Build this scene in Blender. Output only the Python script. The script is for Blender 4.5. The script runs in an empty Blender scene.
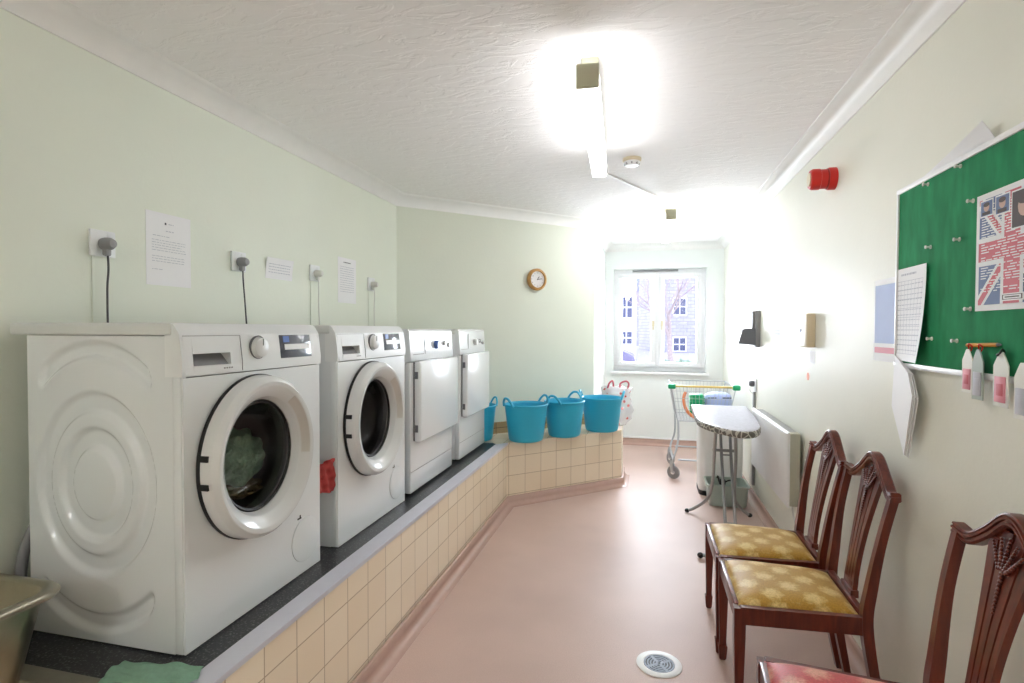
import bpy, bmesh, math, random
from mathutils import Vector, Matrix
random.seed(7)
S = bpy.context.scene
C = S.collection
PI = math.pi

# ------------------------------------------------------------------ camera
YAW, PITCH, ROLL, CH = .2391, -.0214, .0028, 1.2944
F = Vector((-math.sin(YAW)*math.cos(PITCH), math.cos(YAW)*math.cos(PITCH), math.sin(PITCH)))
R0 = Vector((math.cos(YAW), math.sin(YAW), 0)); U0 = R0.cross(F)
RR = math.cos(ROLL)*R0 + math.sin(ROLL)*U0
UU = -math.sin(ROLL)*R0 + math.cos(ROLL)*U0
cd = bpy.data.cameras.new('camera'); cam = bpy.data.objects.new('camera', cd); C.objects.link(cam)
cd.sensor_width = 36; cd.lens = 544.08/1024*36; cd.clip_start = .02; cd.clip_end = 300
cam.matrix_world = Matrix(((RR.x, UU.x, -F.x, 0), (RR.y, UU.y, -F.y, 0), (RR.z, UU.z, -F.z, CH), (0, 0, 0, 1)))
S.camera = cam

# ------------------------------------------------------------------ light and exposure
S.view_settings.view_transform = 'Standard'; S.view_settings.look = 'None'
S.view_settings.gamma = 1; S.view_settings.use_curve_mapping = False
S.view_settings.exposure = 1.63
SKY = 1.35; PORTAL = 40; TUBE = 3.6
w = bpy.data.worlds.new('sky'); S.world = w; w.use_nodes = True
wn = w.node_tree; bg = wn.nodes['Background']
tc = wn.nodes.new('ShaderNodeTexCoord'); sx = wn.nodes.new('ShaderNodeSeparateXYZ'); rp = wn.nodes.new('ShaderNodeValToRGB')
wn.links.new(tc.outputs['Generated'], sx.inputs[0]); wn.links.new(sx.outputs['Z'], rp.inputs[0]); wn.links.new(rp.outputs[0], bg.inputs[0])
rp.color_ramp.elements[0].color = (.90, .92, 1, 1); rp.color_ramp.elements[1].color = (.72, .83, 1, 1)
bg.inputs[1].default_value = SKY
S.cycles.max_bounces = 10; S.cycles.diffuse_bounces = 6; S.cycles.transparent_max_bounces = 12
S.cycles.use_denoising = True; S.cycles.sample_clamp_indirect = 6
# overcast daylight gathered by the window
al = bpy.data.lights.new('window_daylight', 'AREA'); al.shape = 'RECTANGLE'; al.size = 1.0; al.size_y = 1.15; al.energy = PORTAL; al.color = (.90, .95, 1)
ao = bpy.data.objects.new('window_daylight', al); C.objects.link(ao); ao.location = (.155, 6.62, 1.45); ao.rotation_euler = (-PI/2, 0, 0)
# an extra fill batten, added unseen behind the camera, is built with the fittings below

# ------------------------------------------------------------------ materials
def lin(c): 
    return tuple(((v/255)/12.92 if v/255 <= .04045 else ((v/255+.055)/1.055)**2.4) for v in c) + (1,)
def newmat(name):
    m = bpy.data.materials.new(name); m.use_nodes = True
    return m, m.node_tree, m.node_tree.nodes['Principled BSDF']
def N(t, kind, **kw):
    n = t.nodes.new('ShaderNode'+kind)
    for k, v in kw.items(): setattr(n, k, v)
    return n
def mat(name, rgb, rough=.5, metal=0, spec=.5, noise=None, bump=None, coat=0, trans=0, emit=0):
    """noise=(scale, amount) varies the colour, bump=(scale, strength) roughens the surface."""
    m, t, b = newmat(name)
    b.inputs['Base Color'].default_value = lin(rgb); b.inputs['Roughness'].default_value = rough
    b.inputs['Metallic'].default_value = metal; b.inputs['Specular IOR Level'].default_value = spec
    b.inputs['Coat Weight'].default_value = coat; b.inputs['Transmission Weight'].default_value = trans
    if emit:
        b.inputs['Emission Color'].default_value = lin(rgb); b.inputs['Emission Strength'].default_value = emit
    co = N(t, 'TexCoord')
    ns = noise or (14, .03)
    n = N(t, 'TexNoise'); n.inputs['Scale'].default_value = ns[0]; n.inputs['Detail'].default_value = 4
    t.links.new(co.outputs['Object'], n.inputs['Vector'])
    mx = N(t, 'MixRGB', blend_type='MULTIPLY'); mx.inputs[0].default_value = 1
    r = N(t, 'ValToRGB'); a = 1-ns[1]
    r.color_ramp.elements[0].color = (a, a, a, 1); r.color_ramp.elements[1].color = (1, 1, 1, 1)
    r.color_ramp.elements[0].position = .3; r.color_ramp.elements[1].position = .7
    t.links.new(n.outputs['Fac'], r.inputs[0]); t.links.new(r.outputs[0], mx.inputs[2])
    mx.inputs[1].default_value = lin(rgb); t.links.new(mx.outputs[0], b.inputs['Base Color'])
    if bump:
        n2 = N(t, 'TexNoise'); n2.inputs['Scale'].default_value = bump[0]; n2.inputs['Detail'].default_value = 5
        t.links.new(co.outputs['Object'], n2.inputs['Vector'])
        bp = N(t, 'Bump'); bp.inputs['Strength'].default_value = bump[1]; bp.inputs['Distance'].default_value = .01
        t.links.new(n2.outputs['Fac'], bp.inputs['Height']); t.links.new(bp.outputs[0], b.inputs['Normal'])
    return m

M = {}
M['wall'] = mat('pale_green_paint', (230, 235, 222), .55, noise=(3, .03), bump=(60, .06))
M['wallr'] = mat('cream_green_paint', (234, 234, 222), .5, noise=(3, .03), bump=(60, .06))
M['wallw'] = mat('paler_wall_tone', (238, 242, 240), .5, noise=(3, .02), bump=(60, .06))  # paler tone for the back and alcove walls
M['cornice'] = mat('white_cornice', (240, 240, 238), .6)
M['white'] = mat('white_paint', (242, 242, 242), .4)
M['upvc'] = mat('white_window_plastic', (244, 244, 246), .35)
M['enamel'] = mat('white_enamel', (230, 234, 236), .22, coat=.3, noise=(3, .01))
M['enamel2'] = mat('white_dryer_enamel', (234, 237, 239), .2, coat=.3, noise=(3, .01))
M['plastic'] = mat('white_plastic', (232, 235, 236), .32)
M['lid'] = mat('worktop_white', (220, 223, 222), .4)
M['rimw'] = mat('silvery_white_ring', (222, 224, 224), .22, coat=.3, noise=(3, .01))
M['rim'] = mat('silver_door_ring', (205, 203, 198), .28, metal=.25)
M['greyp'] = mat('grey_plastic', (146, 146, 148), .45)
M['dgrey'] = mat('dark_grey_plastic', (104, 106, 112), .4)
M['black'] = mat('black_rubber', (16, 16, 17), .5)
M['drum'] = mat('dark_steel_drum', (150, 146, 146), .32, metal=.9)
M['steel'] = mat('brushed_steel', (170, 165, 150), .28, metal=1, noise=(40, .08))
M['chrome'] = mat('chrome', (215, 216, 218), .15, metal=1)
M['grate'] = mat('blue_grey_grating', (120, 132, 148), .4)
M['tube'] = mat('grey_painted_tube', (158, 158, 158), .35, metal=.4)
M['trimm'] = mat('grey_edging', (206, 206, 216), .45, metal=.0, noise=(20, .06))
M['display'] = mat('display_grey', (92, 96, 108), .15)
M['bluep'] = mat('blue_lcd', (90, 120, 190), .2)
M['teal'] = mat('turquoise_flexible_plastic', (48, 182, 220), .38, noise=(6, .03))
M['cable'] = mat('dark_grey_cable', (70, 70, 72), .5)
M['cablew'] = mat('white_cable', (222, 222, 216), .5)
M['paper'] = mat('white_paper', (240, 240, 242), .6, noise=(8, .02))
M['ink'] = mat('faint_print', (192, 194, 204), .7)
M['inkd'] = mat('dark_print', (70, 72, 84), .7)
M['lilac'] = mat('lilac_panel_print', (170, 186, 226), .6)
M['pinkp'] = mat('pink_print', (228, 150, 165), .6)
M['redp'] = mat('faded_red_print', (208, 104, 118), .6)
M['bluef'] = mat('flag_blue_print', (104, 122, 164), .6)
M['skin'] = mat('portrait_print', (205, 170, 155), .6)
M['hair'] = mat('portrait_hair_print', (74, 60, 60), .6)
M['red'] = mat('red_alarm_plastic', (206, 38, 30), .3)
M['redd'] = mat('dark_red_plastic', (150, 26, 22), .35)
M['cream'] = mat('cream_plastic', (226, 212, 182), .4)
M['orange'] = mat('orange_wood', (214, 150, 40), .5)
M['clockwood'] = mat('light_wood', (200, 150, 84), .4, noise=(30, .15))
M['green_plastic'] = mat('green_plastic', (20, 165, 110), .35)
M['yellowp'] = mat('yellow_orange_plastic', (230, 205, 120), .4)
M['orangep'] = mat('orange_plastic', (240, 140, 90), .4)
M['lilacbag'] = mat('lilac_bag', (176, 190, 235), .5)
M['basin'] = mat('grey_green_basin', (168, 180, 172), .4)
M['wire'] = mat('zinc_wire', (190, 194, 200), .3, metal=.7)
M['heater'] = mat('heater_white', (232, 233, 234), .35)
M['heaterside'] = mat('heater_side_cream', (186, 184, 168), .4)
M['towel'] = mat('mint_green_towel', (186, 226, 202), .95, noise=(60, .25), bump=(120, .8))
M['khaki'] = mat('khaki_cloth', (150, 140, 105), .95, noise=(60, .25), bump=(120, .8))
M['mint'] = mat('mint_cloth', (180, 222, 196), .85, noise=(80, .1), bump=(200, .3))
M['pinkc'] = mat('coral_pink_cloth', (236, 108, 106), .85, noise=(60, .12), bump=(90, .4))
M['gap'] = mat('door_gap_rubber', (60, 60, 60), .7)  # dark grey seal behind the dryer doors
M['screw'] = mat('pin_white', (238, 238, 232), .3)
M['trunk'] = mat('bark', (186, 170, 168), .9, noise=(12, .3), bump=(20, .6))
M['cara'] = mat('car_paint', (96, 88, 130), .25, coat=.6)
M['carg'] = mat('car_glass', (60, 64, 90), .08)
M['rubber'] = mat('tyre', (30, 30, 34), .7)
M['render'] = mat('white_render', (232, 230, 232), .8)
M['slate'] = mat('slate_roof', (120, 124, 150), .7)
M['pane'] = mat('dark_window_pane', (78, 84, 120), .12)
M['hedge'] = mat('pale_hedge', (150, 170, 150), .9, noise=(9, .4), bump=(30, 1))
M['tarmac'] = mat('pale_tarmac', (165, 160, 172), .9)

def m_glass():
    m, t, b = newmat('clear_glass'); t.nodes.remove(b)
    o = t.nodes['Material Output']; tr = N(t, 'BsdfTransparent'); g = N(t, 'BsdfGlossy'); g.inputs['Roughness'].default_value = .02
    fr = N(t, 'Fresnel'); fr.inputs[0].default_value = 1.45; mx = N(t, 'MixShader')
    tr.inputs[0].default_value = (.97, .98, 1, 1)
    t.links.new(fr.outputs[0], mx.inputs[0]); t.links.new(tr.outputs[0], mx.inputs[1]); t.links.new(g.outputs[0], mx.inputs[2]); t.links.new(mx.outputs[0], o.inputs[0])
    return m
M['glass'] = m_glass()
def m_doorglass():
    m = m_glass(); m.name = 'smoked_door_glass'
    for n in m.node_tree.nodes:
        if n.type == 'BSDF_TRANSPARENT': n.inputs[0].default_value = (.80, .78, .77, 1)
    return m
M['doorglass'] = m_doorglass()
def m_film():
    m, t, b = newmat('clear_plastic_film'); t.nodes.remove(b)
    o = t.nodes['Material Output']; tr = N(t, 'BsdfTransparent'); g = N(t, 'BsdfPrincipled'); g.inputs['Roughness'].default_value = .2
    g.inputs['Base Color'].default_value = (.9, .9, .92, 1)
    co = N(t, 'TexCoord'); v = N(t, 'TexVoronoi'); v.inputs['Scale'].default_value = 22; r = N(t, 'ValToRGB')
    r.color_ramp.elements[0].position = .30; r.color_ramp.elements[1].position = .34
    r.color_ramp.elements[0].color = (.9, .12, .1, 1); r.color_ramp.elements[1].color = (.93, .93, .95, 1)
    t.links.new(co.outputs['Object'], v.inputs['Vector']); t.links.new(v.outputs['Distance'], r.inputs[0]); t.links.new(r.outputs[0], g.inputs['Base Color'])
    mx = N(t, 'MixShader'); mx.inputs[0].default_value = .6
    t.links.new(tr.outputs[0], mx.inputs[1]); t.links.new(g.outputs[0], mx.inputs[2]); t.links.new(mx.outputs[0], o.inputs[0])
    return m
M['film'] = m_film()
def m_tile(name, c1, c2, mortar, bw, rh, mo, off=(0, 0), rough=.25, bumpd=.3, offset=0, ms=.003):
    m, t, b = newmat(name); uv = N(t, 'UVMap'); mp = N(t, 'Mapping'); mp.inputs['Location'].default_value = (off[0], off[1], 0)
    br = N(t, 'TexBrick'); br.offset = offset; br.squash = 1
    br.inputs['Scale'].default_value = 1; br.inputs['Brick Width'].default_value = bw; br.inputs['Row Height'].default_value = rh
    br.inputs['Mortar Size'].default_value = ms; br.inputs['Mortar Smooth'].default_value = .2
    br.inputs['Color1'].default_value = lin(c1); br.inputs['Color2'].default_value = lin(c2); br.inputs['Mortar'].default_value = lin(mortar)
    t.links.new(uv.outputs[0], mp.inputs[0]); t.links.new(mp.outputs[0], br.inputs[0])
    t.links.new(br.outputs['Color'], b.inputs['Base Color']); b.inputs['Roughness'].default_value = rough
    bp = N(t, 'Bump', invert=True); bp.inputs['Strength'].default_value = bumpd; bp.inputs['Distance'].default_value = .003
    t.links.new(br.outputs['Fac'], bp.inputs['Height']); t.links.new(bp.outputs[0], b.inputs['Normal'])
    return m
M['tile'] = m_tile('cream_wall_tiles', (247, 233, 210), (242, 225, 199), (196, 176, 150), .14, .14, 0, (.02, -.08), ms=.0022)
M['tileb'] = m_tile('brown_border_tiles', (186, 158, 118), (176, 148, 108), (120, 100, 80), .14, .14, 0, (0, -.09), rough=.2)
M['stone'] = m_tile('pale_stone_blocks', (168, 166, 186), (186, 182, 198), (148, 146, 168), .5, .24, 0, rough=.9, offset=.5, ms=.02)
def m_floor():
    m, t, b = newmat('pink_beige_vinyl'); co = N(t, 'TexCoord'); n = N(t, 'TexNoise'); n.inputs['Scale'].default_value = 260; n.inputs['Detail'].default_value = 2
    n1 = N(t, 'TexNoise'); n1.inputs['Scale'].default_value = 1.8; n1.inputs['Detail'].default_value = 6
    r = N(t, 'ValToRGB'); r.color_ramp.elements[0].position = .35; r.color_ramp.elements[1].position = .68
    r.color_ramp.elements[0].color = lin((204, 176, 165)); r.color_ramp.elements[1].color = lin((218, 192, 181))
    r2 = N(t, 'ValToRGB'); r2.color_ramp.elements[0].color = (.9, .89, .89, 1); r2.color_ramp.elements[1].color = (1, 1, 1, 1)
    r2.color_ramp.elements[0].position = .35; r2.color_ramp.elements[1].position = .62
    mx = N(t, 'MixRGB', blend_type='MULTIPLY'); mx.inputs[0].default_value = 1
    for q in (n, n1): t.links.new(co.outputs['Object'], q.inputs['Vector'])
    t.links.new(n.outputs['Fac'], r.inputs[0]); t.links.new(n1.outputs['Fac'], r2.inputs[0])
    t.links.new(r.outputs[0], mx.inputs[1]); t.links.new(r2.outputs[0], mx.inputs[2]); t.links.new(mx.outputs[0], b.inputs['Base Color'])
    b.inputs['Roughness'].default_value = .46; b.inputs['Specular IOR Level'].default_value = .4
    bp = N(t, 'Bump'); bp.inputs['Strength'].default_value = .05; bp.inputs['Distance'].default_value = .002
    t.links.new(n.outputs['Fac'], bp.inputs['Height']); t.links.new(bp.outputs[0], b.inputs['Normal'])
    return m
M['floor'] = m_floor()
M['skirt'] = mat('vinyl_skirting', (200, 168, 156), .24, noise=(30, .05))
def m_ceiling():
    m, t, b = newmat('textured_white_ceiling'); co = N(t, 'TexCoord'); mp = N(t, 'Mapping'); mp.inputs['Scale'].default_value = (2.6, 6.5, 1); mp.inputs['Rotation'].default_value = (0, 0, .25)
    n = N(t, 'TexNoise'); n.inputs['Scale'].default_value = 2.6; n.inputs['Detail'].default_value = 7; n.inputs['Roughness'].default_value = .55; n.inputs['Distortion'].default_value = 1.1
    r = N(t, 'ValToRGB'); r.color_ramp.elements[0].position = .46; r.color_ramp.elements[1].position = .54
    v = N(t, 'TexNoise'); v.inputs['Scale'].default_value = 30; v.inputs['Detail'].default_value = 3
    ad = N(t, 'Math', operation='ADD'); mu = N(t, 'Math', operation='MULTIPLY'); mu.inputs[1].default_value = .35
    t.links.new(co.outputs['Object'], mp.inputs[0]); t.links.new(mp.outputs[0], n.inputs['Vector']); t.links.new(co.outputs['Object'], v.inputs['Vector'])
    t.links.new(n.outputs['Fac'], r.inputs[0]); t.links.new(v.outputs['Fac'], mu.inputs[0]); t.links.new(r.outputs[0], ad.inputs[0]); t.links.new(mu.outputs[0], ad.inputs[1])
    bp = N(t, 'Bump'); bp.inputs['Strength'].default_value = .24; bp.inputs['Distance'].default_value = .012
    t.links.new(ad.outputs[0], bp.inputs['Height']); t.links.new(bp.outputs[0], b.inputs['Normal'])
    b.inputs['Base Color'].default_value = lin((248, 247, 247)); b.inputs['Roughness'].default_value = .8
    return m
M['ceiling'] = m_ceiling()
def m_speckle():
    m, t, b = newmat('speckled_black_worktop'); co = N(t, 'TexCoord'); n = N(t, 'TexNoise'); n.inputs['Scale'].default_value = 160; n.inputs['Detail'].default_value = 3
    r = N(t, 'ValToRGB'); r.color_ramp.elements[0].position = .55; r.color_ramp.elements[1].position = .75
    r.color_ramp.elements[0].color = lin((34, 34, 37)); r.color_ramp.elements[1].color = lin((120, 120, 120))
    t.links.new(co.outputs['Object'], n.inputs['Vector']); t.links.new(n.outputs['Fac'], r.inputs[0]); t.links.new(r.outputs[0], b.inputs['Base Color'])
    b.inputs['Roughness'].default_value = .4
    return m
M['speckle'] = m_speckle()
def m_wood():
    m, t, b = newmat('red_mahogany'); co = N(t, 'TexCoord'); mp = N(t, 'Mapping'); mp.inputs['Scale'].default_value = (14, 14, 1.6)
    n = N(t, 'TexNoise'); n.inputs['Scale'].default_value = 5; n.inputs['Detail'].default_value = 8; n.inputs['Distortion'].default_value = .6
    r = N(t, 'ValToRGB'); r.color_ramp.elements[0].position = .35; r.color_ramp.elements[1].position = .7
    r.color_ramp.elements[0].color = lin((84, 30, 20)); r.color_ramp.elements[1].color = lin((116, 46, 28))
    t.links.new(co.outputs['Object'], mp.inputs[0]); t.links.new(mp.outputs[0], n.inputs['Vector']); t.links.new(n.outputs['Fac'], r.inputs[0]); t.links.new(r.outputs[0], b.inputs['Base Color'])
    b.inputs['Roughness'].default_value = .30; b.inputs['Coat Weight'].default_value = .2; b.inputs['Coat Roughness'].default_value = .15
    return m
M['wood'] = m_wood()
def m_damask(name, base, light):
    m, t, b = newmat(name); uv = N(t, 'UVMap'); mp = N(t, 'Mapping'); mp.inputs['Rotation'].default_value = (0, 0, PI/4); mp.inputs['Scale'].default_value = (11, 11, 1)
    v = N(t, 'TexVoronoi'); v.inputs['Randomness'].default_value = 0; v.inputs['Scale'].default_value = 1
    wv = N(t, 'TexNoise'); wv.inputs['Scale'].default_value = 70; wv.inputs['Detail'].default_value = 3
    t.links.new(uv.outputs[0], mp.inputs[0]); t.links.new(mp.outputs[0], v.inputs['Vector']); t.links.new(uv.outputs[0], wv.inputs['Vector'])
    ad = N(t, 'Math', operation='MULTIPLY_ADD'); ad.inputs[1].default_value = .55; t.links.new(wv.outputs['Fac'], ad.inputs[0]); t.links.new(v.outputs['Distance'], ad.inputs[2])
    r = N(t, 'ValToRGB'); e = r.color_ramp.elements; e[0].position = .46; e[1].position = .70; e[0].color = lin(light); e[1].color = lin(base)
    t.links.new(ad.outputs[0], r.inputs[0]); 
    n2 = N(t, 'TexNoise'); n2.inputs['Scale'].default_value = 190; r2 = N(t, 'ValToRGB'); r2.color_ramp.elements[0].position = .44; r2.color_ramp.elements[1].position = .52
    r2.color_ramp.elements[0].color = (.84, .82, .76, 1); r2.color_ramp.elements[1].color = (1, 1, 1, 1)
    t.links.new(uv.outputs[0], n2.inputs['Vector']); t.links.new(n2.outputs['Fac'], r2.inputs[0])
    mx = N(t, 'MixRGB', blend_type='MULTIPLY'); mx.inputs[0].default_value = 1; t.links.new(r.outputs[0], mx.inputs[1]); t.links.new(r2.outputs[0], mx.inputs[2])
    t.links.new(mx.outputs[0], b.inputs['Base Color']); b.inputs['Roughness'].default_value = .5; b.inputs['Sheen Weight'].default_value = .08
    bp = N(t, 'Bump'); bp.inputs['Strength'].default_value = .15; bp.inputs['Distance'].default_value = .002; t.links.new(ad.outputs[0], bp.inputs['Height']); t.links.new(bp.outputs[0], b.inputs['Normal'])
    return m
M['gold'] = m_damask('gold_damask', (192, 148, 56), (232, 206, 138))
M['rose'] = m_damask('rose_damask', (202, 74, 74), (232, 164, 140))
def m_board():
    m, t, b = newmat('green_felt'); co = N(t, 'TexCoord'); mp = N(t, 'Mapping'); mp.inputs['Scale'].default_value = (1, 3, 1)
    n = N(t, 'TexNoise'); n.inputs['Scale'].default_value = 9; n.inputs['Detail'].default_value = 8
    r = N(t, 'ValToRGB'); r.color_ramp.elements[0].color = lin((16, 118, 74)); r.color_ramp.elements[1].color = lin((38, 150, 98)); r.color_ramp.elements[0].position = .3; r.color_ramp.elements[1].position = .75
    t.links.new(co.outputs['Object'], mp.inputs[0]); t.links.new(mp.outputs[0], n.inputs['Vector']); t.links.new(n.outputs['Fac'], r.inputs[0]); t.links.new(r.outputs[0], b.inputs['Base Color']); b.inputs['Roughness'].default_value = .9
    return m
M['felt'] = m_board()
def m_cover():
    m, t, b = newmat('patterned_board_cover'); co = N(t, 'TexCoord'); n = N(t, 'TexVoronoi', feature='DISTANCE_TO_EDGE'); n.inputs['Scale'].default_value = 26
    r = N(t, 'ValToRGB'); r.color_ramp.elements[0].position = .05; r.color_ramp.elements[1].position = .10
    r.color_ramp.elements[0].color = lin((200, 196, 186)); r.color_ramp.elements[1].color = lin((104, 98, 92))
    t.links.new(co.outputs['Object'], n.inputs['Vector']); t.links.new(n.outputs['Distance'], r.inputs[0]); t.links.new(r.outputs[0], b.inputs['Base Color']); b.inputs['Roughness'].default_value = .5
    return m
M['cover'] = m_cover()
M['covertop'] = mat('silver_grey_cover', (176, 174, 188), .42, noise=(60, .25))
def m_lamp(name='lit_diffuser', k=1):
    m, t, b = newmat(name); t.nodes.remove(b); e = N(t, 'Emission'); e.inputs[0].default_value = (.985, .985, 1, 1); e.inputs[1].default_value = TUBE*k
    t.links.new(e.outputs[0], t.nodes['Material Output'].inputs[0]); return m
M['lamp'] = m_lamp()
M['lamp2'] = m_lamp('bright_lit_diffuser', 1.6)
M['fill_lamp'] = m_lamp('added_fill_diffuser', 4.2)  # strong emission for the added fill batten
M['capolive'] = mat('olive_grey_end_cap', (196, 194, 168), .5)

# ------------------------------------------------------------------ mesh helpers
def merge(bm, tmp, mi=0):
    for f in tmp.faces: f.material_index = mi
    me = bpy.data.meshes.new('tmp'); tmp.to_mesh(me); tmp.free(); bm.from_mesh(me); bpy.data.meshes.remove(me)
def nb(): return bmesh.new()
def box(bm, x0, x1, y0, y1, z0, z1, bev=0, seg=2, mi=0, rot=None):
    t = nb(); bmesh.ops.create_cube(t, size=1)
    for v in t.verts: v.co = Vector(((x0+x1)/2+v.co.x*(x1-x0), (y0+y1)/2+v.co.y*(y1-y0), (z0+z1)/2+v.co.z*(z1-z0)))
    if bev: bmesh.ops.bevel(t, geom=list(t.edges), offset=bev, segments=seg, profile=.5, affect='EDGES')
    if rot: bmesh.ops.rotate(t, cent=rot[0], matrix=rot[1], verts=t.verts)
    merge(bm, t, mi); return bm
def loft(bm, secs, mi=0, caps=True, closed=False):
    t = nb(); rows = [[t.verts.new(p) for p in s] for s in secs]; n = len(rows[0])
    m = len(rows)
    for i in range(m if closed else m-1):
        a, b = rows[i], rows[(i+1) % m]
        for j in range(n): t.faces.new((a[j], a[(j+1) % n], b[(j+1) % n], b[j]))
    if caps and not closed: t.faces.new(list(reversed(rows[0]))); t.faces.new(rows[-1])
    bmesh.ops.recalc_face_normals(t, faces=t.faces); merge(bm, t, mi); return bm
def cat(pts, k=6, closed=False):
    P = [Vector(p) for p in pts]; n = len(P); out = []
    for i in range(n if closed else n-1):
        p0 = P[(i-1) % n] if closed else P[max(i-1, 0)]; p1 = P[i]; p2 = P[(i+1) % n]; p3 = P[(i+2) % n] if closed else P[min(i+2, n-1)]
        for j in range(k):
            s = j/k; out.append(.5*((2*p1)+(p2-p0)*s+(2*p0-5*p1+4*p2-p3)*s*s+(3*p1-p0-3*p2+p3)*s**3))
    if not closed: out.append(P[-1])
    return out
def tube(bm, pts, r, seg=8, closed=False, mi=0):
    P = [Vector(p) for p in pts]; n = len(P); rs = r if isinstance(r, (list, tuple)) else [r]*n
    T = []
    for i in range(n):
        a = P[(i-1) % n] if (closed or i > 0) else P[i]; b = P[(i+1) % n] if (closed or i < n-1) else P[i]
        T.append((b-a).normalized())
    up = Vector((0, 0, 1)) if abs(T[0].z) < .9 else Vector((1, 0, 0)); nrm = (up-T[0]*up.dot(T[0])).normalized(); secs = []
    for i in range(n):
        nrm = (nrm-T[i]*nrm.dot(T[i])).normalized(); bi = T[i].cross(nrm)
        secs.append([P[i]+(nrm*math.cos(2*PI*k/seg)+bi*math.sin(2*PI*k/seg))*rs[i] for k in range(seg)])
    return loft(bm, secs, mi, True, closed)
def ribbon(bm, pts, wv, hv, mi=0):
    """rectangular bar swept along pts; wv, hv = half-size vectors per point (or constant)"""
    secs = []
    for i, p in enumerate(pts):
        a = Vector(wv[i]) if isinstance(wv, list) else Vector(wv); b = Vector(hv[i]) if isinstance(hv, list) else Vector(hv); p = Vector(p)
        secs.append([p-a-b, p+a-b, p+a+b, p-a+b])
    return loft(bm, secs, mi)
def lathe(bm, prof, c=(0, 0, 0), axis='z', seg=48, mi=0, sx=1, sy=1, caps=True):
    c = Vector(c); secs = []
    for r, h in prof:
        s = []
        for k in range(seg):
            a = 2*PI*k/seg; u, v = math.cos(a)*r*sx, math.sin(a)*r*sy
            s.append(c+(Vector((u, v, h)) if axis == 'z' else Vector((h, u, v)) if axis == 'x' else Vector((u, h, v))))
        secs.append(s)
    return loft(bm, secs, mi, caps)
def prism(bm, poly, z0, z1, mi=0, bev=0):
    t = nb(); a = [t.verts.new((p[0], p[1], z0)) for p in poly]; f = t.faces.new(a)
    r = bmesh.ops.extrude_face_region(t, geom=[f]); vs = [g for g in r['geom'] if isinstance(g, bmesh.types.BMVert)]
    for v in vs: v.co.z = z1
    bmesh.ops.recalc_face_normals(t, faces=t.faces)
    if bev: bmesh.ops.bevel(t, geom=list(t.edges), offset=bev, segments=2, profile=.5, affect='EDGES')
    merge(bm, t, mi); return bm
def ball(bm, c, r, sc=(1, 1, 1), mi=0, sub=2):
    t = nb(); bmesh.ops.create_icosphere(t, subdivisions=sub, radius=1)
    for v in t.verts: v.co = Vector(c)+Vector((v.co.x*r*sc[0], v.co.y*r*sc[1], v.co.z*r*sc[2]))
    merge(bm, t, mi); return bm
def xform(bm, m): bm.transform(m); return bm
def uvs(me):
    uv = me.uv_layers.new(name='UVMap')
    for p in me.polygons:
        n = p.normal
        if abs(n.z) > .7: tu, tv = Vector((1, 0, 0)), Vector((0, 1, 0))
        else:
            tu = Vector((-n.y, n.x, 0)).normalized(); tv = Vector((0, 0, 1))
        for li in p.loop_indices:
            co = me.vertices[me.loops[li].vertex_index].co; uv.data[li].uv = (co.dot(tu), co.dot(tv))
def obj(name, bm, m, parent=None, smooth=True, ang=38):
    me = bpy.data.meshes.new(name); bm.to_mesh(me); bm.free()
    for k in (m if isinstance(m, (list, tuple)) else [m]): me.materials.append(M[k])
    uvs(me)
    if smooth:
        for p in me.polygons: p.use_smooth = True
        me.set_sharp_from_angle(angle=math.radians(ang))
    o = bpy.data.objects.new(name, me); C.objects.link(o)
    if parent: o.parent = parent
    return o
def tag(o, label, category, group=None):
    o['label'] = label; o['category'] = category
    if group: o['group'] = group
    return o
def thing(name, label, category, loc=(0, 0, 0), rz=0, group=None):
    o = bpy.data.objects.new(name, None); C.objects.link(o); o.location = loc; o.rotation_euler = (0, 0, rz); o.empty_display_size = .1
    return tag(o, label, category, group)
def struct(name, bm, m, parent=None, **k):
    o = obj(name, bm, m, parent, **k)
    if not parent: o['kind'] = 'structure'
    return o
def dup(root, loc, rz=0, label=None):
    def cp(o, par):
        c = o.copy(); C.objects.link(c); c.parent = par
        for ch in [q for q in ALL if q.parent == o]: cp(ch, c)
        return c
    ALL = list(C.objects)
    r = cp(root, None); r.location = loc; r.rotation_euler = (0, 0, rz)
    if label: r['label'] = label
    return r

# ------------------------------------------------------------------ room shell
XL, XR, YB, YF, ZC = -1.74, .833, 6.30, -3.0, 2.258
OA, OB = Vector((-1.74, 3.6185, 0)), Vector((-.437, 4.892, 0))     # oblique wall
odir = (OB-OA).normalized(); onrm = Vector((odir.y, -odir.x, 0))   # into the room
PL = .464                                                          # plinth height
T = .12
def wall(name, poly, m='wall'):
    return struct(name, prism(nb(), poly, 0, ZC+.05), m, smooth=False)
prism_floor = [(XL-T, YF-T), (XR+T, YF-T), (XR+T, YB+.3), (-.437-T, YB+.3), (-.437-T, 5.05), (XL-T, 3.75)]
struct('floor', prism(nb(), prism_floor, -.08, 0), 'floor', smooth=False)
struct('ceiling', prism(nb(), prism_floor, ZC, ZC+.08), 'ceiling', smooth=False)
wall('wall_left', [(XL-T, YF-T), (XL, YF-T), (XL, 3.6185), (XL-T, 3.6185+.05)])
o2 = onrm*-T
wall('wall_oblique', [(OA.x, OA.y), (OB.x, OB.y), (OB.x-T, OB.y+.05), (OA.x-T, OA.y+.05)])
wall('wall_alcove', [(-.437, OB.y), (-.437, YB), (-.437-T, YB), (-.437-T, OB.y+.05)], 'wallw')
wall('wall_right', [(XR, YF-T), (XR+T, YF-T), (XR+T, YB), (XR, YB)], 'wallr')
wall('wall_front', [(XL, YF-T), (XR, YF-T), (XR, YF), (XL, YF)])
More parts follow.
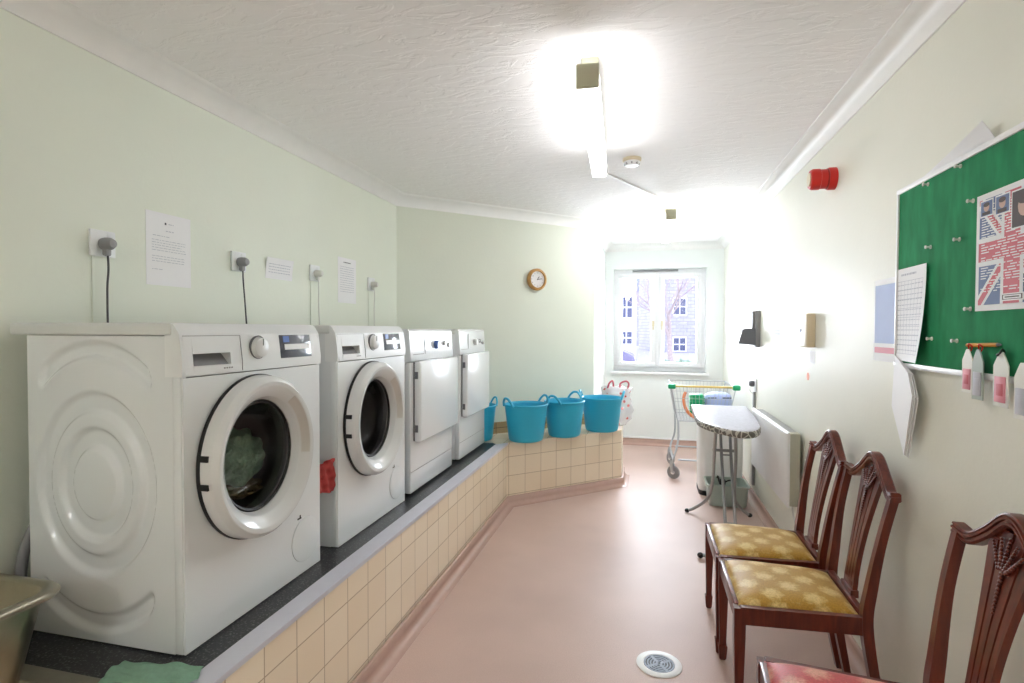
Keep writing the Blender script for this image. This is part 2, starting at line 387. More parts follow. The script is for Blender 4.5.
# window wall with its opening
WX0, WX1, WZ0, WZ1 = -.345, .655, .83, 1.985
b = nb(); yb1 = YB+.2
box(b, -.437-T, WX0, YB, yb1, 0, ZC+.05); box(b, WX1, XR+T, YB, yb1, 0, ZC+.05)
box(b, WX0, WX1, YB, yb1, 0, WZ0); box(b, WX0, WX1, YB, yb1, WZ1, ZC+.05)
struct('wall_back', b, 'wallw', smooth=False)
# cornice swept round the room
path = [(XL, YF), (XL, 3.6185), (OB.x, OB.y), (-.437, YB), (XR, YB), (XR, YF)]
def mitre(path, offs):
    n = len(path); out = []
    for i in range(n):
        p = Vector(path[i]); a = (p-Vector(path[i-1])).normalized(); c = (Vector(path[(i+1) % n])-p).normalized()
        na, nc = Vector((a.y, -a.x)), Vector((c.y, -c.x)); mdir = (na+nc); mdir = mdir/(1+na.dot(nc))
        out.append([p+mdir*o for o in offs])
    return out
prof = [(0, ZC-.076), (.006, ZC-.076), (.010, ZC-.066), (.022, ZC-.045), (.042, ZC-.024), (.066, ZC-.011), (.078, ZC-.008), (.082, ZC), (0, ZC)]
mt = mitre(path, [p[0] for p in prof])
secs = [[(q.x, q.y, prof[k][1]) for k, q in enumerate(row)] for row in mt]
struct('trim_1', loft(nb(), secs, closed=True), 'cornice', ang=50)
# window frame
yw = YB+.085
wf = nb()
box(wf, WX0, WX1, yw, yw+.06, WZ0, WZ0+.055, .004); box(wf, WX0, WX1, yw, yw+.06, WZ1-.05, WZ1, .004)
box(wf, WX0, WX0+.05, yw, yw+.06, WZ0+.055, WZ1-.05, .004); box(wf, WX1-.05, WX1, yw, yw+.06, WZ0+.055, WZ1-.05, .004)
box(wf, .118, .162, yw, yw+.06, WZ0+.055, WZ1-.05, .004)
win = struct('window_1', wf, 'upvc')
for (a, c) in ((-.30, .118), (.162, .61)):
    s = nb(); z0, z1 = WZ0+.05, WZ1-.045; fw = .052
    y0, y1 = yw-.022, yw+.035
    box(s, a, c, y0, y1, z0, z0+fw, .005); box(s, a, c, y0, y1, z1-fw, z1, .005); box(s, a, a+fw, y0, y1, z0+fw, z1-fw, .005); box(s, c-fw, c, y0, y1, z0+fw, z1-fw, .005)
    sash = obj('window_sash', s, 'upvc', win)
    obj('window_pane', box(nb(), a+fw, c-fw, yw, yw+.008, z0+fw, z1-fw), 'glass', sash, smooth=False)
    hx = c-.026 if a < 0 else a+.026
    h = nb(); box(h, hx-.011, hx+.011, y0-.012, y0, 1.34, 1.40, .003); box(h, hx-.007, hx+.007, y0-.028, y0-.012, 1.30, 1.385, .004)
    obj('window_handle', h, 'cream', sash)
v = nb(); box(v, -.14, .36, yw-.018, yw, WZ1-.03, WZ1-.008, .003); obj('trickle_vent', v, 'greyp', win)
s = nb(); box(s, WX0-.03, WX1+.03, YB-.05, yw, WZ0-.03, WZ0, .006); struct('trim_2', s, 'upvc')
# vinyl skirting and coving
def skirt(name, pts, h=.07, th=.012, cove=.03):
    n = len(pts); out = []
    prf = [(0, 0), (0, h), (th*.6, h), (th, h-.004)]+[(th+cove*(1-math.cos(q*PI/14)), .002+cove*(1-math.sin(q*PI/14))) for q in range(8)]+[(th+cove+.012, .0008), (th+cove+.012, 0)]
    for i in range(n):
        p = Vector(pts[i]); a = (p-Vector(pts[max(i-1, 0)])); c = (Vector(pts[min(i+1, n-1)])-p)
        a = a.normalized() if a.length else c.normalized(); c = c.normalized() if c.length else a
        na, nc = Vector((a.y, -a.x)), Vector((c.y, -c.x)); md = (na+nc)/(1+na.dot(nc)); out.append([(p.x+md.x*q[0], p.y+md.y*q[0], q[1]) for q in prf])
    return struct(name, loft(nb(), out), 'skirt', ang=60)
skirt('baseboard_left', [(-.978, .96), (-.972, 3.857), (-.175, 4.60), (-.175, 4.95)])
skirt('baseboard_right', [(XR, YB), (XR, YF)], h=.05)
skirt('baseboard_back', [(-.437, 4.96), (-.437, YB), (XR-.012, YB)], h=.075)
t_ = nb(); box(t_, -.425, XR, YB-.02, YB-.0, .075, .092, .003); struct('trim_3', t_, 'upvc')

# ------------------------------------------------------------------ plinth
pl = thing('tiled_plinth', 'low L-shaped plinth faced in cream square tiles under machines and tubs', 'plinth', (0, 0, 0))
core = [(-1.735, 1.0), (-.984, 1.0), (-.978, 3.853), (-.181, 4.60), (-.181, 4.94), (-.432, 4.94), (-.440, 4.885), (-1.735, 3.612)]
obj('tiled_riser', prism(nb(), core, .0, PL-.012), 'tile', pl, smooth=False)
obj('worktop', prism(nb(), [(-1.735, 1.0), (-1.03, 1.0), (-1.03, 3.78), (-1.08, 3.84), (-1.735, 3.60)], PL-.012, PL), 'speckle', pl, smooth=False)
obj('tiled_shelf', prism(nb(), [(-1.08, 3.84), (-1.03, 3.78), (-.978, 3.853), (-.178, 4.60), (-.178, 4.94), (-.432, 4.94), (-.440, 4.885), (-1.735, 3.612), (-1.735, 3.60)], PL-.012, PL), 'tile', pl, smooth=False)
obj('metal_edging', prism(nb(), [(-1.042, .96), (-.974, .96), (-.968, 3.857), (-1.042, 3.775)], PL-.014, PL+.003, bev=.002), 'trimm', pl, smooth=False)
obj('end_edging', prism(nb(), [(-1.735, .955), (-1.03, .955), (-1.03, 1.005), (-1.735, 1.005)], PL-.048, PL+.003, bev=.002), 'steel', pl, smooth=False)
b = nb(); q = OA+odir*.02; r_ = OB-odir*.02
ribbon(b, [q+onrm*.007+Vector((0, 0, PL+.045)), r_+onrm*.007+Vector((0, 0, PL+.045))], onrm*.007, (0, 0, .045))
obj('tile_upstand', b, 'tileb', pl, smooth=False)

# ------------------------------------------------------------------ washing machines
MW, MH, MD = .595, .846, .51
def side_panel(mi=0):
    """pressed steel side with concentric oval rings and two arcs; plane y=0, x from -MD..0, z 0..MH-.03"""
    def sst(a, b, x):
        t = min(1, max(0, (x-a)/(b-a))); return t*t*(3-2*t)
    cx, cz, ax, az = -.280, .421, .193, .240
    def h(x, z):
        dx, dz = (x-cx)/ax, (z-cz)/az; rho = math.hypot(dx, dz); e = .040; v = 0
        for lo, hi in ((.79, 1.0), (.40, .61)):
            v += sst(lo-e, lo+e, rho)*(1-sst(hi-e, hi+e, rho))
        if dz > 0: lo, hi = 1.40, 1.56
        else: lo, hi = 1.44, 1.62
        dd = math.hypot(rho-(lo+hi)/2, max(0, abs(x-cx)-.165)/.2); v += 1-sst((hi-lo)/2-e, (hi-lo)/2+e, dd)
        return v*.013
    t = nb(); nx, nz = 110, 170; x0, x1, z0, z1 = -MD+.004, -.028, .004, MH-.034
    g = [[t.verts.new((x0+(x1-x0)*i/nx, h(x0+(x1-x0)*i/nx, z0+(z1-z0)*j/nz), z0+(z1-z0)*j/nz)) for j in range(nz+1)] for i in range(nx+1)]
    for i in range(nx):
        for j in range(nz): t.faces.new((g[i][j], g[i+1][j], g[i+1][j+1], g[i][j+1]))
    # rim going inwards
    e = [g[i][0] for i in range(nx+1)]+[g[nx][j] for j in range(1, nz+1)]+[g[i][nz] for i in range(nx-1, -1, -1)]+[g[0][j] for j in range(nz-1, 0, -1)]
    in_ = [t.verts.new((v.co.x, .02, v.co.z)) for v in e]
    for k in range(len(e)): t.faces.new((e[k], in_[k], in_[(k+1) % len(e)], e[(k+1) % len(e)]))
    bmesh.ops.recalc_face_normals(t, faces=t.faces); return t
def ring_plate(bm, x, y0, y1, z0, z1, cy, cz, r, depth, seg=64):
    """flat front panel with a round hole (panel plane x, thickness depth behind)"""
    t = nb(); outer = []; inner = []
    for k in range(seg):
        a = 2*PI*k/seg; c, s = math.cos(a), math.sin(a)
        inner.append((cy+r*c, cz+r*s))
        ty = ((y1-cy) if c > 0 else (y0-cy))/c if abs(c) > 1e-6 else 1e9; tz = ((z1-cz) if s > 0 else (z0-cz))/s if abs(s) > 1e-6 else 1e9
        q = min(abs(ty), abs(tz)); outer.append((cy+q*c, cz+q*s))
    for (yy, zz) in ((y0, z0), (y0, z1), (y1, z0), (y1, z1)):
        k = min(range(seg), key=lambda i: (outer[i][0]-yy)**2+(outer[i][1]-zz)**2); outer[k] = (yy, zz)
    vo = [t.verts.new((x, a, b)) for a, b in outer]; vi = [t.verts.new((x, a, b)) for a, b in inner]; vb = [t.verts.new((x-depth, a, b)) for a, b in inner]; vq = [t.verts.new((x-depth, a, b)) for a, b in outer]
    for k in range(seg):
        j = (k+1) % seg
        t.faces.new((vo[k], vo[j], vi[j], vi[k])); t.faces.new((vi[k], vi[j], vb[j], vb[k])); t.faces.new((vo[j], vo[k], vq[k], vq[j]))
    bmesh.ops.recalc_face_normals(t, faces=t.faces); merge(bm, t)
def make_washer(loc, label):
    # local: front plane x=0 facing +x, y 0..MW, z from feet
    t = thing('washing_machine', label, 'washing machine', loc, 0, 'white front-loading washing machines')
    b = side_panel()
    b2 = nb(); merge(b2, b)
    # the other side, back, floor and front corner posts
    box(b2, -MD, -.004, MW-.012, MW, .004, MH-.034, .004); box(b2, -MD, -MD+.01, .01, MW-.01, .012, MH-.034)
    box(b2, -MD, -.03, .01, MW-.01, .012, .03); box(b2, -.030, -.004, 0, .02, .004, MH-.034, .004)
    ring_plate(b2, 0, .004, MW-.004, .004, .706, DY, DZ, .175, .02)
    obj('cabinet', b2, 'enamel', t, ang=30)
    b = nb(); box(b, -MD-.055, -.028, -.004, MW+.004, MH-.032, MH, .006, 3); obj('lid', b, 'lid', t)
    # fascia: slightly raked front
    H0, H1, Y0, Y1 = .734, .766, .034, .165
    fx = lambda z: .0035-.0095*(z-.74)/.076 if z > .74 else .0035
    sec = lambda y: [(-.05, y, .709), (.002, y, .709), (fx(H0), y, H0), (fx(H1), y, H1), (-.006, y, MH-.03), (-.022, y, MH-.006), (-.03, y, MH-.001), (-.05, y, MH-.001)]
    b = nb(); loft(b, [sec(-.001), sec(Y0)]); loft(b, [sec(Y1), sec(MW+.001)])
    loft(b, [[(-.05, y, .709), (.002, y, .709), (fx(H0), y, H0), (-.05, y, H0)] for y in (Y0, Y1)])
    loft(b, [[(-.05, y, H1), (fx(H1), y, H1), (-.006, y, MH-.03), (-.022, y, MH-.006), (-.03, y, MH-.001), (-.05, y, MH-.001)] for y in (Y0, Y1)])
    fa = obj('control_panel', b, 'plastic', t, ang=25)
    b = nb(); y0, y1 = .008, .205; k_ = .0016
    fr = lambda ya, yb_, za, zb_: loft(b, [[(fx(za)-.003, y, za), (fx(za)+k_, y, za), (fx(zb_)+k_, y, zb_), (fx(zb_)-.003, y, zb_)] for y in (ya, yb_)])
    fr(y0, Y0, .713, MH-.034); fr(Y1, y1, .713, MH-.034); fr(Y0, Y1, .713, H0); fr(Y0, Y1, H1, MH-.034)
    obj('detergent_drawer', b, 'plastic', fa, ang=25)
    b = nb(); ribbon(b, [(fx(z_)+.0012, .2065, z_) for z_ in (.713, .74, .812)], (.0008, 0, 0), (0, .0008, 0)); ribbon(b, [(fx(.8125)+.0012, y_, .8125) for y_ in (.008, .2065)], (.0008, 0, 0), (0, 0, .0008)); obj('drawer_seam', b, 'greyp', fa, smooth=False)
    b = nb(); loft(b, [[(-.032, y, H0), (-.006, y, H0), (-.034, y, H1), (-.05, y, H1)] for y in (Y0, Y1)]); obj('handle_recess', b, 'greyp', fa, smooth=False)
    b = nb()
    for k in range(4): box(b, .0046, .0056, .135+k*.009, .141+k*.009, .722, .726)
    obj('small_grey_lettering', b, 'greyp', fa, smooth=False)
    b = nb(); lathe(b, [(.0005, .019), (.024, .019), (.028, .016), (.030, .003), (.033, .000), (.033, -.006)], (.0, .276, .776), 'x', 32); dl = obj('program_dial', b, 'plastic', fa)
    b = nb(); lathe(b, [(.034, -.006), (.0355, .002), (.0325, .004)], (.0, .276, .776), 'x', 32, caps=False); obj('dial_ring', b, 'dgrey', dl); b = nb(); box(b, .0185, .0205, .2745, .2775, .782, .802); obj('dial_pointer', b, 'dgrey', dl, smooth=False)
    m3 = Matrix.Rotation(-math.atan(.0095/.076), 3, 'Y')
    b = nb(); box(b, .000, .004, .378, .540, .738, .812, .001, rot=((.0, .47, .742), m3)); ds = obj('display', b, 'display', fa)
    b = nb(); box(b, .0045, .0058, .400, .532, .764, .782, rot=((.0, .47, .742), m3)); obj('display_bar', b, 'plastic', ds, smooth=False)
    b = nb(); box(b, .0045, .0058, .395, .425, .788, .808, rot=((.0, .47, .742), m3)); obj('display_icon', b, 'bluep', ds, smooth=False)
    # plinth line and filter flap
    b = nb(); lathe(b, [(.075, -.001), (.075, .0022), (.071, .003), (.0005, .003)], (0, .505, .115), 'x', 40, sy=1); obj('filter_cover', b, 'enamel', t)
    b = nb(); box(b, .0, .001, .462, .482, .192, .197); box(b, .0, .001, .474, .479, .197, .205); obj('small_black_mark', b, 'black', t, smooth=False)
    # drum
    b = nb(); sx_ = [(.176, -.018), (.172, -.06), (.225, -.075), (.225, -.40), (.0005, -.41)]
    lathe(b, sx_, (0, DY, DZ), 'x', 48, caps=False); dm = obj('drum', b, 'drum', t)
    for k in range(3):
        a = .5+k*2*PI/3; b = nb(); loft(b, [[(x_, DY+(.222*math.cos(a+da)), DZ+(.222*math.sin(a+da))) for da in (-.13, .13)]+[(x_, DY+.175*math.cos(a+da), DZ+.175*math.sin(a+da)) for da in (.05, -.05)] for x_ in (-.09, -.385)]); obj('drum_paddle', b, 'greyp', dm)
    b = nb(); lathe(b, [(.185, .001), (.176, .003), (.160, -.012), (.166, -.03), (.176, -.04), (.180, -.02)], (0, DY, DZ), 'x', 56, caps=False); obj('door_seal', b, 'greyp', t)
    # door: black gap ring, silver-white ring, glass bowl, hinges, grip
    b = nb(); lathe(b, [(.205, .0005), (.2405, .0005), (.2410, .004), (.2400, .011), (.205, .011)], (0, DY, DZ), 'x', 72, caps=False); gp = None
    door = obj('door', b, 'black', t)
    b = nb(); lathe(b, [(.200, .010), (.2380, .010), (.2382, .012), (.2350, .040), (.2335, .043), (.2210, .0565), (.2185, .0575), (.2080, .0560), (.2060, .0553), (.176, .034), (.1735, .031), (.1690, .018), (.1650, .012), (.1640, .004), (.168, -.004), (.19, .004)], (0, DY, DZ), 'x', 80, caps=False)
    obj('door_ring', b, 'rimw', door, ang=24)
    b = nb(); lathe(b, [(.1635, .008), (.156, .010), (.150, -.002), (.143, -.05), (.125, -.078), (.09, -.09), (.0005, -.094)], (0, DY, DZ), 'x', 56, caps=False); obj('door_glass', b, 'doorglass', door, ang=60)
    b = nb(); lathe(b, [(.166, .006), (.160, .012), (.154, .008), (.158, .002)], (0, DY, DZ), 'x', 56, caps=False); obj('glass_gasket', b, 'black', door, ang=60)
    b = nb()
    pts = []
    for s in range(13):
        a = math.radians(-20+58*s/12); pts.append((.037, DY+.181*math.cos(a), DZ+.181*math.sin(a)))
    for k in range(len(pts)-1): pass
    ribbon(b, pts, [Vector((.010, .5*math.cos(0)*.02, 0)) for _ in pts], [Vector((.004, -.001, 0)) for _ in pts])
    b.free()
    b = nb(); secs = []
    for s in range(15):
        a = math.radians(-8+62*s/14); c, n_ = math.cos(a), math.sin(a)
        ro, ri = .2035, .180
        secs.append([(.0545, DY+ro*c, DZ+ro*n_), (.0378, DY+ri*c, DZ+ri*n_), (.038, DY+ri*c, DZ+ri*n_), (.05, DY+ro*c, DZ+ro*n_)])
    loft(b, secs); obj('door_grip', b, 'rim', door)
    for dz in (-.037, .037):
        b = nb(); box(b, .004, .034, DY-.2378, DY-.226, DZ+dz-.008, DZ+dz+.008, .001); obj('hinge', b, 'black', door)
    door.scale = (1, .93, 1); door.location = (0, DY*.07-.006, 0)
    # feet
    for fx_ in (-.05, -MD+.05):
        for fy in (.05, MW-.05):
            b = nb(); lathe(b, [(.016, 0), (.018, .004), (.012, .012), (.010, .016)], (fx_, fy, 0), seg=16); obj('foot', b, 'black', t)
    return t
DY, DZ = .270, .457
XF = -1.122
W1 = make_washer((XF, 1.122, PL), 'large nearest washing machine with green laundry behind its round door')
W2 = dup(W1, (XF, 1.828, PL), 0, 'second washing machine with an empty dark drum, beside the coral cloth')

# laundry inside the first drum
def blob(name, c, r, sc, m, label, cat_, amp=.25, seed=1, parts=5):
    rnd = random.Random(seed); t = nb(); bmesh.ops.create_icosphere(t, subdivisions=5, radius=1)
    waves = [(Vector((rnd.uniform(-1, 1), rnd.uniform(-1, 1), rnd.uniform(-1, 1))).normalized(), rnd.uniform(3, 8), rnd.uniform(0, 6)) for _ in range(8)]
    for v in t.verts:
        d = 1+amp*sum(abs(math.sin(w.dot(v.co)*f+p))-.6 for w, f, p in waves)/4
        v.co = Vector((v.co.x*sc[0], v.co.y*sc[1], v.co.z*sc[2]))*r*d
    o = obj(name, t, m, ang=180); o.location = c; return tag(o, label, cat_)
blob('towel', (XF-.175, 1.475, PL+.415), .105, (.75, 1.15, .85), 'towel', 'crumpled mint green towel behind the first machine door glass', 'towel', .4, 3)
blob('cloth', (XF-.155, 1.47, PL+.315), .055, (1.1, 1.9, .45), 'khaki', 'khaki cloth under the green towel in the first drum', 'cloth', .35, 5)

# ------------------------------------------------------------------ dryers
def make_dryer(loc, label, wd, door_z, MD=.51):
    H = .833
    t = thing('tumble_dryer', label, 'tumble dryer', loc, 0, 'white dryers with square doors')
    b = nb(); box(b, -MD, -.03, 0, wd, .012, H-.03, .004); box(b, -.032, 0, 0, wd, .012, H-.165, .008, 3); obj('cabinet', b, 'enamel2', t)
    b = nb(); box(b, -MD-.03, -.03, -.003, wd+.003, H-.03, H, .005); obj('lid', b, 'lid', t)
    b = nb(); loft(b, [[(-.032, y, H-.162), (.0, y, H-.162), (.003, y, H-.15), (-.006, y, H-.012), (-.014, y, H-.001), (-.032, y, H-.001)] for y in (-.001, wd+.001)]); cp = obj('control_panel', b, 'enamel2', t, ang=25)
    b = nb(); lathe(b, [(.0005, .022), (.019, .022), (.022, .018), (.023, 0)], (0, wd*.55, H-.085), 'x', 28); obj('program_dial', b, 'bluep' if wd > .58 else 'plastic', cp)  # dial is plain blue on the wider dryer
    for k, yy in enumerate((.76, .88)):
        b = nb(); lathe(b, [(.0005, .014), (.011, .014), (.013, .011), (.014, -.002)], (0, wd*yy, H-.08-.012*k), 'x', 18); obj('knob', b, 'chrome', cp)
    b = nb(); box(b, -.001, .0025, wd*.30, wd*.31, H-.13, H-.03); box(b, -.001, .0022, wd*.05, wd*.28, H-.13, H-.126); obj('drawer_seam', b, 'greyp', cp, smooth=False)
    z0, z1 = door_z
    b = nb(); box(b, .004, .042, .03, wd-.012, z0, z1, .012, 4); d = obj('door', b, 'enamel2', t)
    b = nb(); box(b, .0, .006, .036, wd-.02, z0+.006, z1-.006); obj('door_seal', b, 'gap', d, smooth=False)
    for zz in (z0+.07, z1-.07):
        b = nb(); box(b, .012, .028, .0255, .031, zz-.018, zz+.018, .001); obj('hinge', b, 'dgrey', d)
    b = nb(); box(b, -.001, .0015, .004, wd-.004, .118, .1205); obj('kick_seam', b, 'greyp', t, smooth=False)
    for fx_ in (-.05, -MD+.05):
        for fy in (.05, wd-.05):
            b = nb(); lathe(b, [(.016, 0), (.018, .004), (.012, .014)], (fx_, fy, 0), seg=14); obj('foot', b, 'black', t)
    return t
make_dryer((XF, 2.487, PL), 'tumble dryer with tall square door and blue dial, third machine along', .602, (.265, .672))
make_dryer((XF, 3.222, PL), 'farthest tumble dryer, narrow looking, next to the half hidden blue tub', .548, (.275, .678), .42)

# hoses, cloths round the machines
b = nb(); tube(b, cat([(-1.705, 1.15, PL+.014), (-1.705, 1.148, .58), (-1.705, 1.165, .68), (-1.70, 1.22, .77), (-1.70, 1.32, .82)], 8), .014, 12)
tag(obj('drain_hose', b, 'greyp'), 'thick grey hose curving down the wall left of first machine', 'hose')
b = nb(); tube(b, cat([(-1.672, 1.168, PL+.012), (-1.675, 1.165, .57), (-1.672, 1.185, .645), (-1.672, 1.28, .68)], 8), .009, 12)
tag(obj('water_hose', b, 'cable'), 'thinner dark hose low behind the first machine', 'hose')
b = nb(); tube(b, cat([(-1.24, 1.770, PL+.02), (-1.235, 1.772, .56), (-1.245, 1.768, .68), (-1.27, 1.77, .80)], 8), .020, 14); 
hs = tag(obj('waste_hose', b, 'greyp'), 'grey upright hose standing in the gap between the two washing machines', 'hose')
b = nb(); lathe(b, [(.027, 0), (.028, .03), (.022, .034)], (-1.24, 1.770, PL), seg=20); obj('blue_collar', b, 'bluep', hs)
def cloth(name, c, du, dv, w_, h_, fold, seed, m, label, n=34, th=.003, sag=None):
    rnd = random.Random(seed); du, dv = Vector(du).normalized(), Vector(dv).normalized(); nn = du.cross(dv).normalized()
    ph = [rnd.uniform(0, 6) for _ in range(6)]
    t = nb(); g = []
    for i in range(n+1):
        row = []
        for j in range(n+1):
            u, v_ = i/n-.5, j/n-.5
            ww = w_*(1+.05*math.sin(v_*7+ph[0])); hh = h_*(1+.07*math.sin(u*6+ph[1]))
            off = fold*(math.sin(u*17+v_*6+ph[2])+.6*math.sin(u*9-v_*15+ph[3])+.4*math.sin(v_*25+u*5+ph[4]))*.5
            row.append(t.verts.new(Vector(c)+du*u*ww+dv*v_*hh+nn*(off+fold)))
        g.append(row)
    for i in range(n):
        for j in range(n): t.faces.new((g[i][j], g[i+1][j], g[i+1][j+1], g[i][j+1]))
    r = bmesh.ops.solidify(t, geom=list(t.faces), thickness=th)
    return tag(obj(name, t, m, ang=180), label, 'cloth')
cloth('folded_cloth', (-1.130, 1.036, PL+.006), (1, .12, 0), (-.15, 1, 0), .22, .085, .005, 4, 'mint', 'pale mint green cloth lying on the plinth below first machine')
cloth('coral_cloth', (-1.155, 1.776, .748), (.25, 1, .0), (.03, 0, 1), .110, .118, .009, 8, 'pinkc', 'crumpled coral pink cloth wedged between the two washing machines')

# ------------------------------------------------------------------ stainless sink at left edge
sk = thing('sink', 'stainless steel sink with rounded rim at the lower left corner', 'sink', (-1.478, .630, .72))
def rrect(hx, hy, r, z, n=8):
    out = []
    for (sx_, sy_, a0) in ((1, 1, 0), (-1, 1, 90), (-1, -1, 180), (1, -1, 270)):
        for k in range(n+1):
            a = math.radians(a0+90*k/n); out.append((sx_*(hx-r)+r*math.cos(a), sy_*(hy-r)+r*math.sin(a), z))
    return out
b = nb(); loft(b, [rrect(.205, .295, .055, -.004), rrect(.210, .300, .055, .002), rrect(.224, .314, .06, .001), rrect(.230, .320, .06, -.006), rrect(.228, .318, .06, -.014), rrect(.222, .312, .06, -.014), rrect(.214, .304, .055, -.012)], caps=False)
obj('rim', b, 'steel', sk, ang=60)
b = nb(); loft(b, [rrect(.205, .295, .055, -.004), rrect(.202, .292, .06, -.02), rrect(.180, .265, .07, -.17), rrect(.14, .23, .06, -.205), rrect(.02, .02, .01, -.212)], caps=False)
loft(b, [rrect(.214, .304, .055, -.012), rrect(.206, .296, .06, -.03), rrect(.186, .270, .07, -.19), rrect(.12, .2, .06, -.235), rrect(.02, .02, .01, -.24)], caps=False)
obj('bowl', b, 'steel', sk, ang=60)
b = nb(); lathe(b, [(.03, -.236), (.032, -.25), (.02, -.26), (.02, -.5), (.02, -.715)], (0, 0, 0), seg=20); obj('waste_pipe', b, 'chrome', sk)
b = nb(); box(b, -.258, -.215, -.25, -.21, -.3, -.02, .003); obj('wall_bracket', b, 'steel', sk)
b = nb(); box(b, -.258, -.215, .21, .25, -.3, -.02, .003); obj('wall_bracket', b, 'steel', sk)

# ------------------------------------------------------------------ wall sockets and plugs on left wall
socks = [(1.425, 1.574, 'dark', 'nearest of four, left of the large notice'), (2.042, 1.590, 'dark', 'second from the left, before the landscape notice'),
         (2.610, 1.597, 'white', 'third along, between the landscape and the narrow notices'), (3.235, 1.588, 'white', 'farthest of four, nearest the room corner')]
b = nb(); box(b, 0, .010, -.043, .043, -.043, .043, .003); sp0 = None
for i, (y, z, kind, txt) in enumerate(socks):
    if i == 0:
        s0 = thing('wall_socket', 'white plug socket plate on green wall, '+txt, 'socket', (XL, y, z), 0, 'white sockets above the machines')
        obj('face_plate', b, 'plastic', s0); b = nb(); box(b, .0098, .0115, .012, .024, .020, .036, .001); obj('rocker_switch', b, 'plastic', s0)
    else: dup(s0, (XL, y, z), 0, 'white plug socket plate on green wall, '+txt)
    pg = thing('power_plug', ('grey ' if kind == 'dark' else 'white ')+'plug and cord in socket '+txt, 'plug', (XL+.0115, y-.002, z-.006), 0)
    q = nb(); mm = 'greyp' if kind == 'dark' else 'cablew'
    sz = .72 if i < 2 else .68
    lathe(q, [(.026*sz, 0), (.028*sz, .012), (.026*sz, .03), (.018*sz, .042), (.0005, .044)], (0, 0, .004), 'x', 20, sx=1, sy=1.05); box(q, .004, .034*sz, -.014*sz, .014*sz, -.05*sz, 0, .006); obj('plug_body', q, mm, pg)
    q = nb(); drop = z-1.28; dy = (.004, .034, .022, .014)[i]
    tube(q, cat([(.018, 0, -.045*sz), (.019, .001, -.08), (.012, dy*.5, -drop*.5), (.010, dy, -drop)], 8), .0032 if kind == 'dark' else .0026, 8); obj('cord', q, 'cable' if kind == 'dark' else 'cablew', pg)
    if i != 1:
        q = nb(); box(q, 0, .004, -.004, .004, 0, z-.043-1.25, .001); o = obj('cable_trunking', q, 'wall'); o.location = (XL, y-.03, 1.25); tag(o, 'thin painted cable trunking below the socket '+txt, 'trunking', 'trunking under sockets')

# ------------------------------------------------------------------ paper sheets
def sheet(name, label, cat_, P0, U, V, w_, h_, nrm, rows=(), curl=None, mats=('paper', 'ink'), extra=None, n=14, seed=0, group=None, th=.0006):
    """P0 lower-left corner, U, V unit vectors along width and height, nrm towards the viewer.
    rows: (v, u0, u1, size, mat index) printed lines; word breaks are random."""
    P0, U, V, nrm = Vector(P0), Vector(U), Vector(V), Vector(nrm); rnd = random.Random(seed)
    cf = curl or (lambda u, v: 0)
    pt = lambda u, v, k=0.: P0+U*(u*w_)+V*(v*h_)+nrm*(cf(u, v)+k)
    t = nb()
    g = [[t.verts.new(pt(i/n, j/n, .0012)) for j in range(n+1)] for i in range(n+1)]
    g2 = [[t.verts.new(pt(i/n, j/n, .0012-th)) for j in range(n+1)] for i in range(n+1)]
    for i in range(n):
        for j in range(n):
            t.faces.new((g[i][j], g[i+1][j], g[i+1][j+1], g[i][j+1])); t.faces.new((g2[i][j], g2[i][j+1], g2[i+1][j+1], g2[i+1][j]))
    for i in range(n):
        for (a, c) in ((g[i][0], g[i+1][0]), (g[i+1][n], g[i][n])): pass
        t.faces.new((g[i][0], g2[i][0], g2[i+1][0], g[i+1][0])); t.faces.new((g[i][n], g[i+1][n], g2[i+1][n], g2[i][n]))
        t.faces.new((g[0][i], g[0][i+1], g2[0][i+1], g2[0][i])); t.faces.new((g[n][i], g2[n][i], g2[n][i+1], g[n][i+1]))
    def quad(u0, u1, v0, v1, mi, k=.0018):
        ns = max(1, int((u1-u0)*n)); 
        for s in range(ns):
            a, c = u0+(u1-u0)*s/ns, u0+(u1-u0)*(s+1)/ns
            f = t.faces.new([t.verts.new(pt(*q, k)) for q in ((a, v0), (c, v0), (c, v1), (a, v1))]); f.material_index = mi
    def poly(pts, mi, k=.0018):
        f = t.faces.new([t.verts.new(pt(a, c, k)) for a, c in pts]); f.material_index = mi
    for (v, u0, u1, s, mi) in rows:
        u = u0
        while u < u1:
            l = rnd.uniform(.03, .09); quad(u, min(u+l, u1), v-s/2, v+s/2, mi); u += l+.018
    if extra: extra(quad, poly)
    o = obj(name, t, list(mats), smooth=False); return tag(o, label, cat_, group)
X, Y, Z = Vector((1, 0, 0)), Vector((0, 1, 0)), Vector((0, 0, 1))
rows = [(.86, .40, .44, .03, 2), (.86, .48, .60, .01, 1), (.76, .42, .60, .012, 1), (.68, .14, .5, .009, 1)] + [(.62-.035*k, .12, .88-.1*(k % 3 == 2), .008, 1) for k in range(5)] + [(.40-.035*k, .12, .85, .008, 1) for k in range(3)] + [(.22, .12, .35, .008, 1)]
sheet('notice', 'tall portrait notice taped to green wall above the first machine', 'notice', (XL, 1.590, 1.455), Y, Z, .198, .268, X, rows, mats=('paper', 'ink', 'inkd'), seed=1)
sheet('notice', 'small landscape notice in shiny sleeve above second machine', 'notice', (XL, 2.222, 1.537), Y, Z, .20, .10, X, [(.70-.13*k, .1, .9, .035, 1) for k in range(4)], mats=('paper', 'ink', 'inkd'), seed=2, curl=lambda u, v: .012*v*v)
sheet('notice', 'narrow portrait notice farthest along the green wall', 'notice', (XL, 2.846, 1.452), Y, Z, .205, .268, X, [(.9, .3, .7, .02, 2)]+[(.8-.05*k, .12, .88, .012, 1) for k in range(12)], mats=('paper', 'ink', 'inkd'), seed=3)

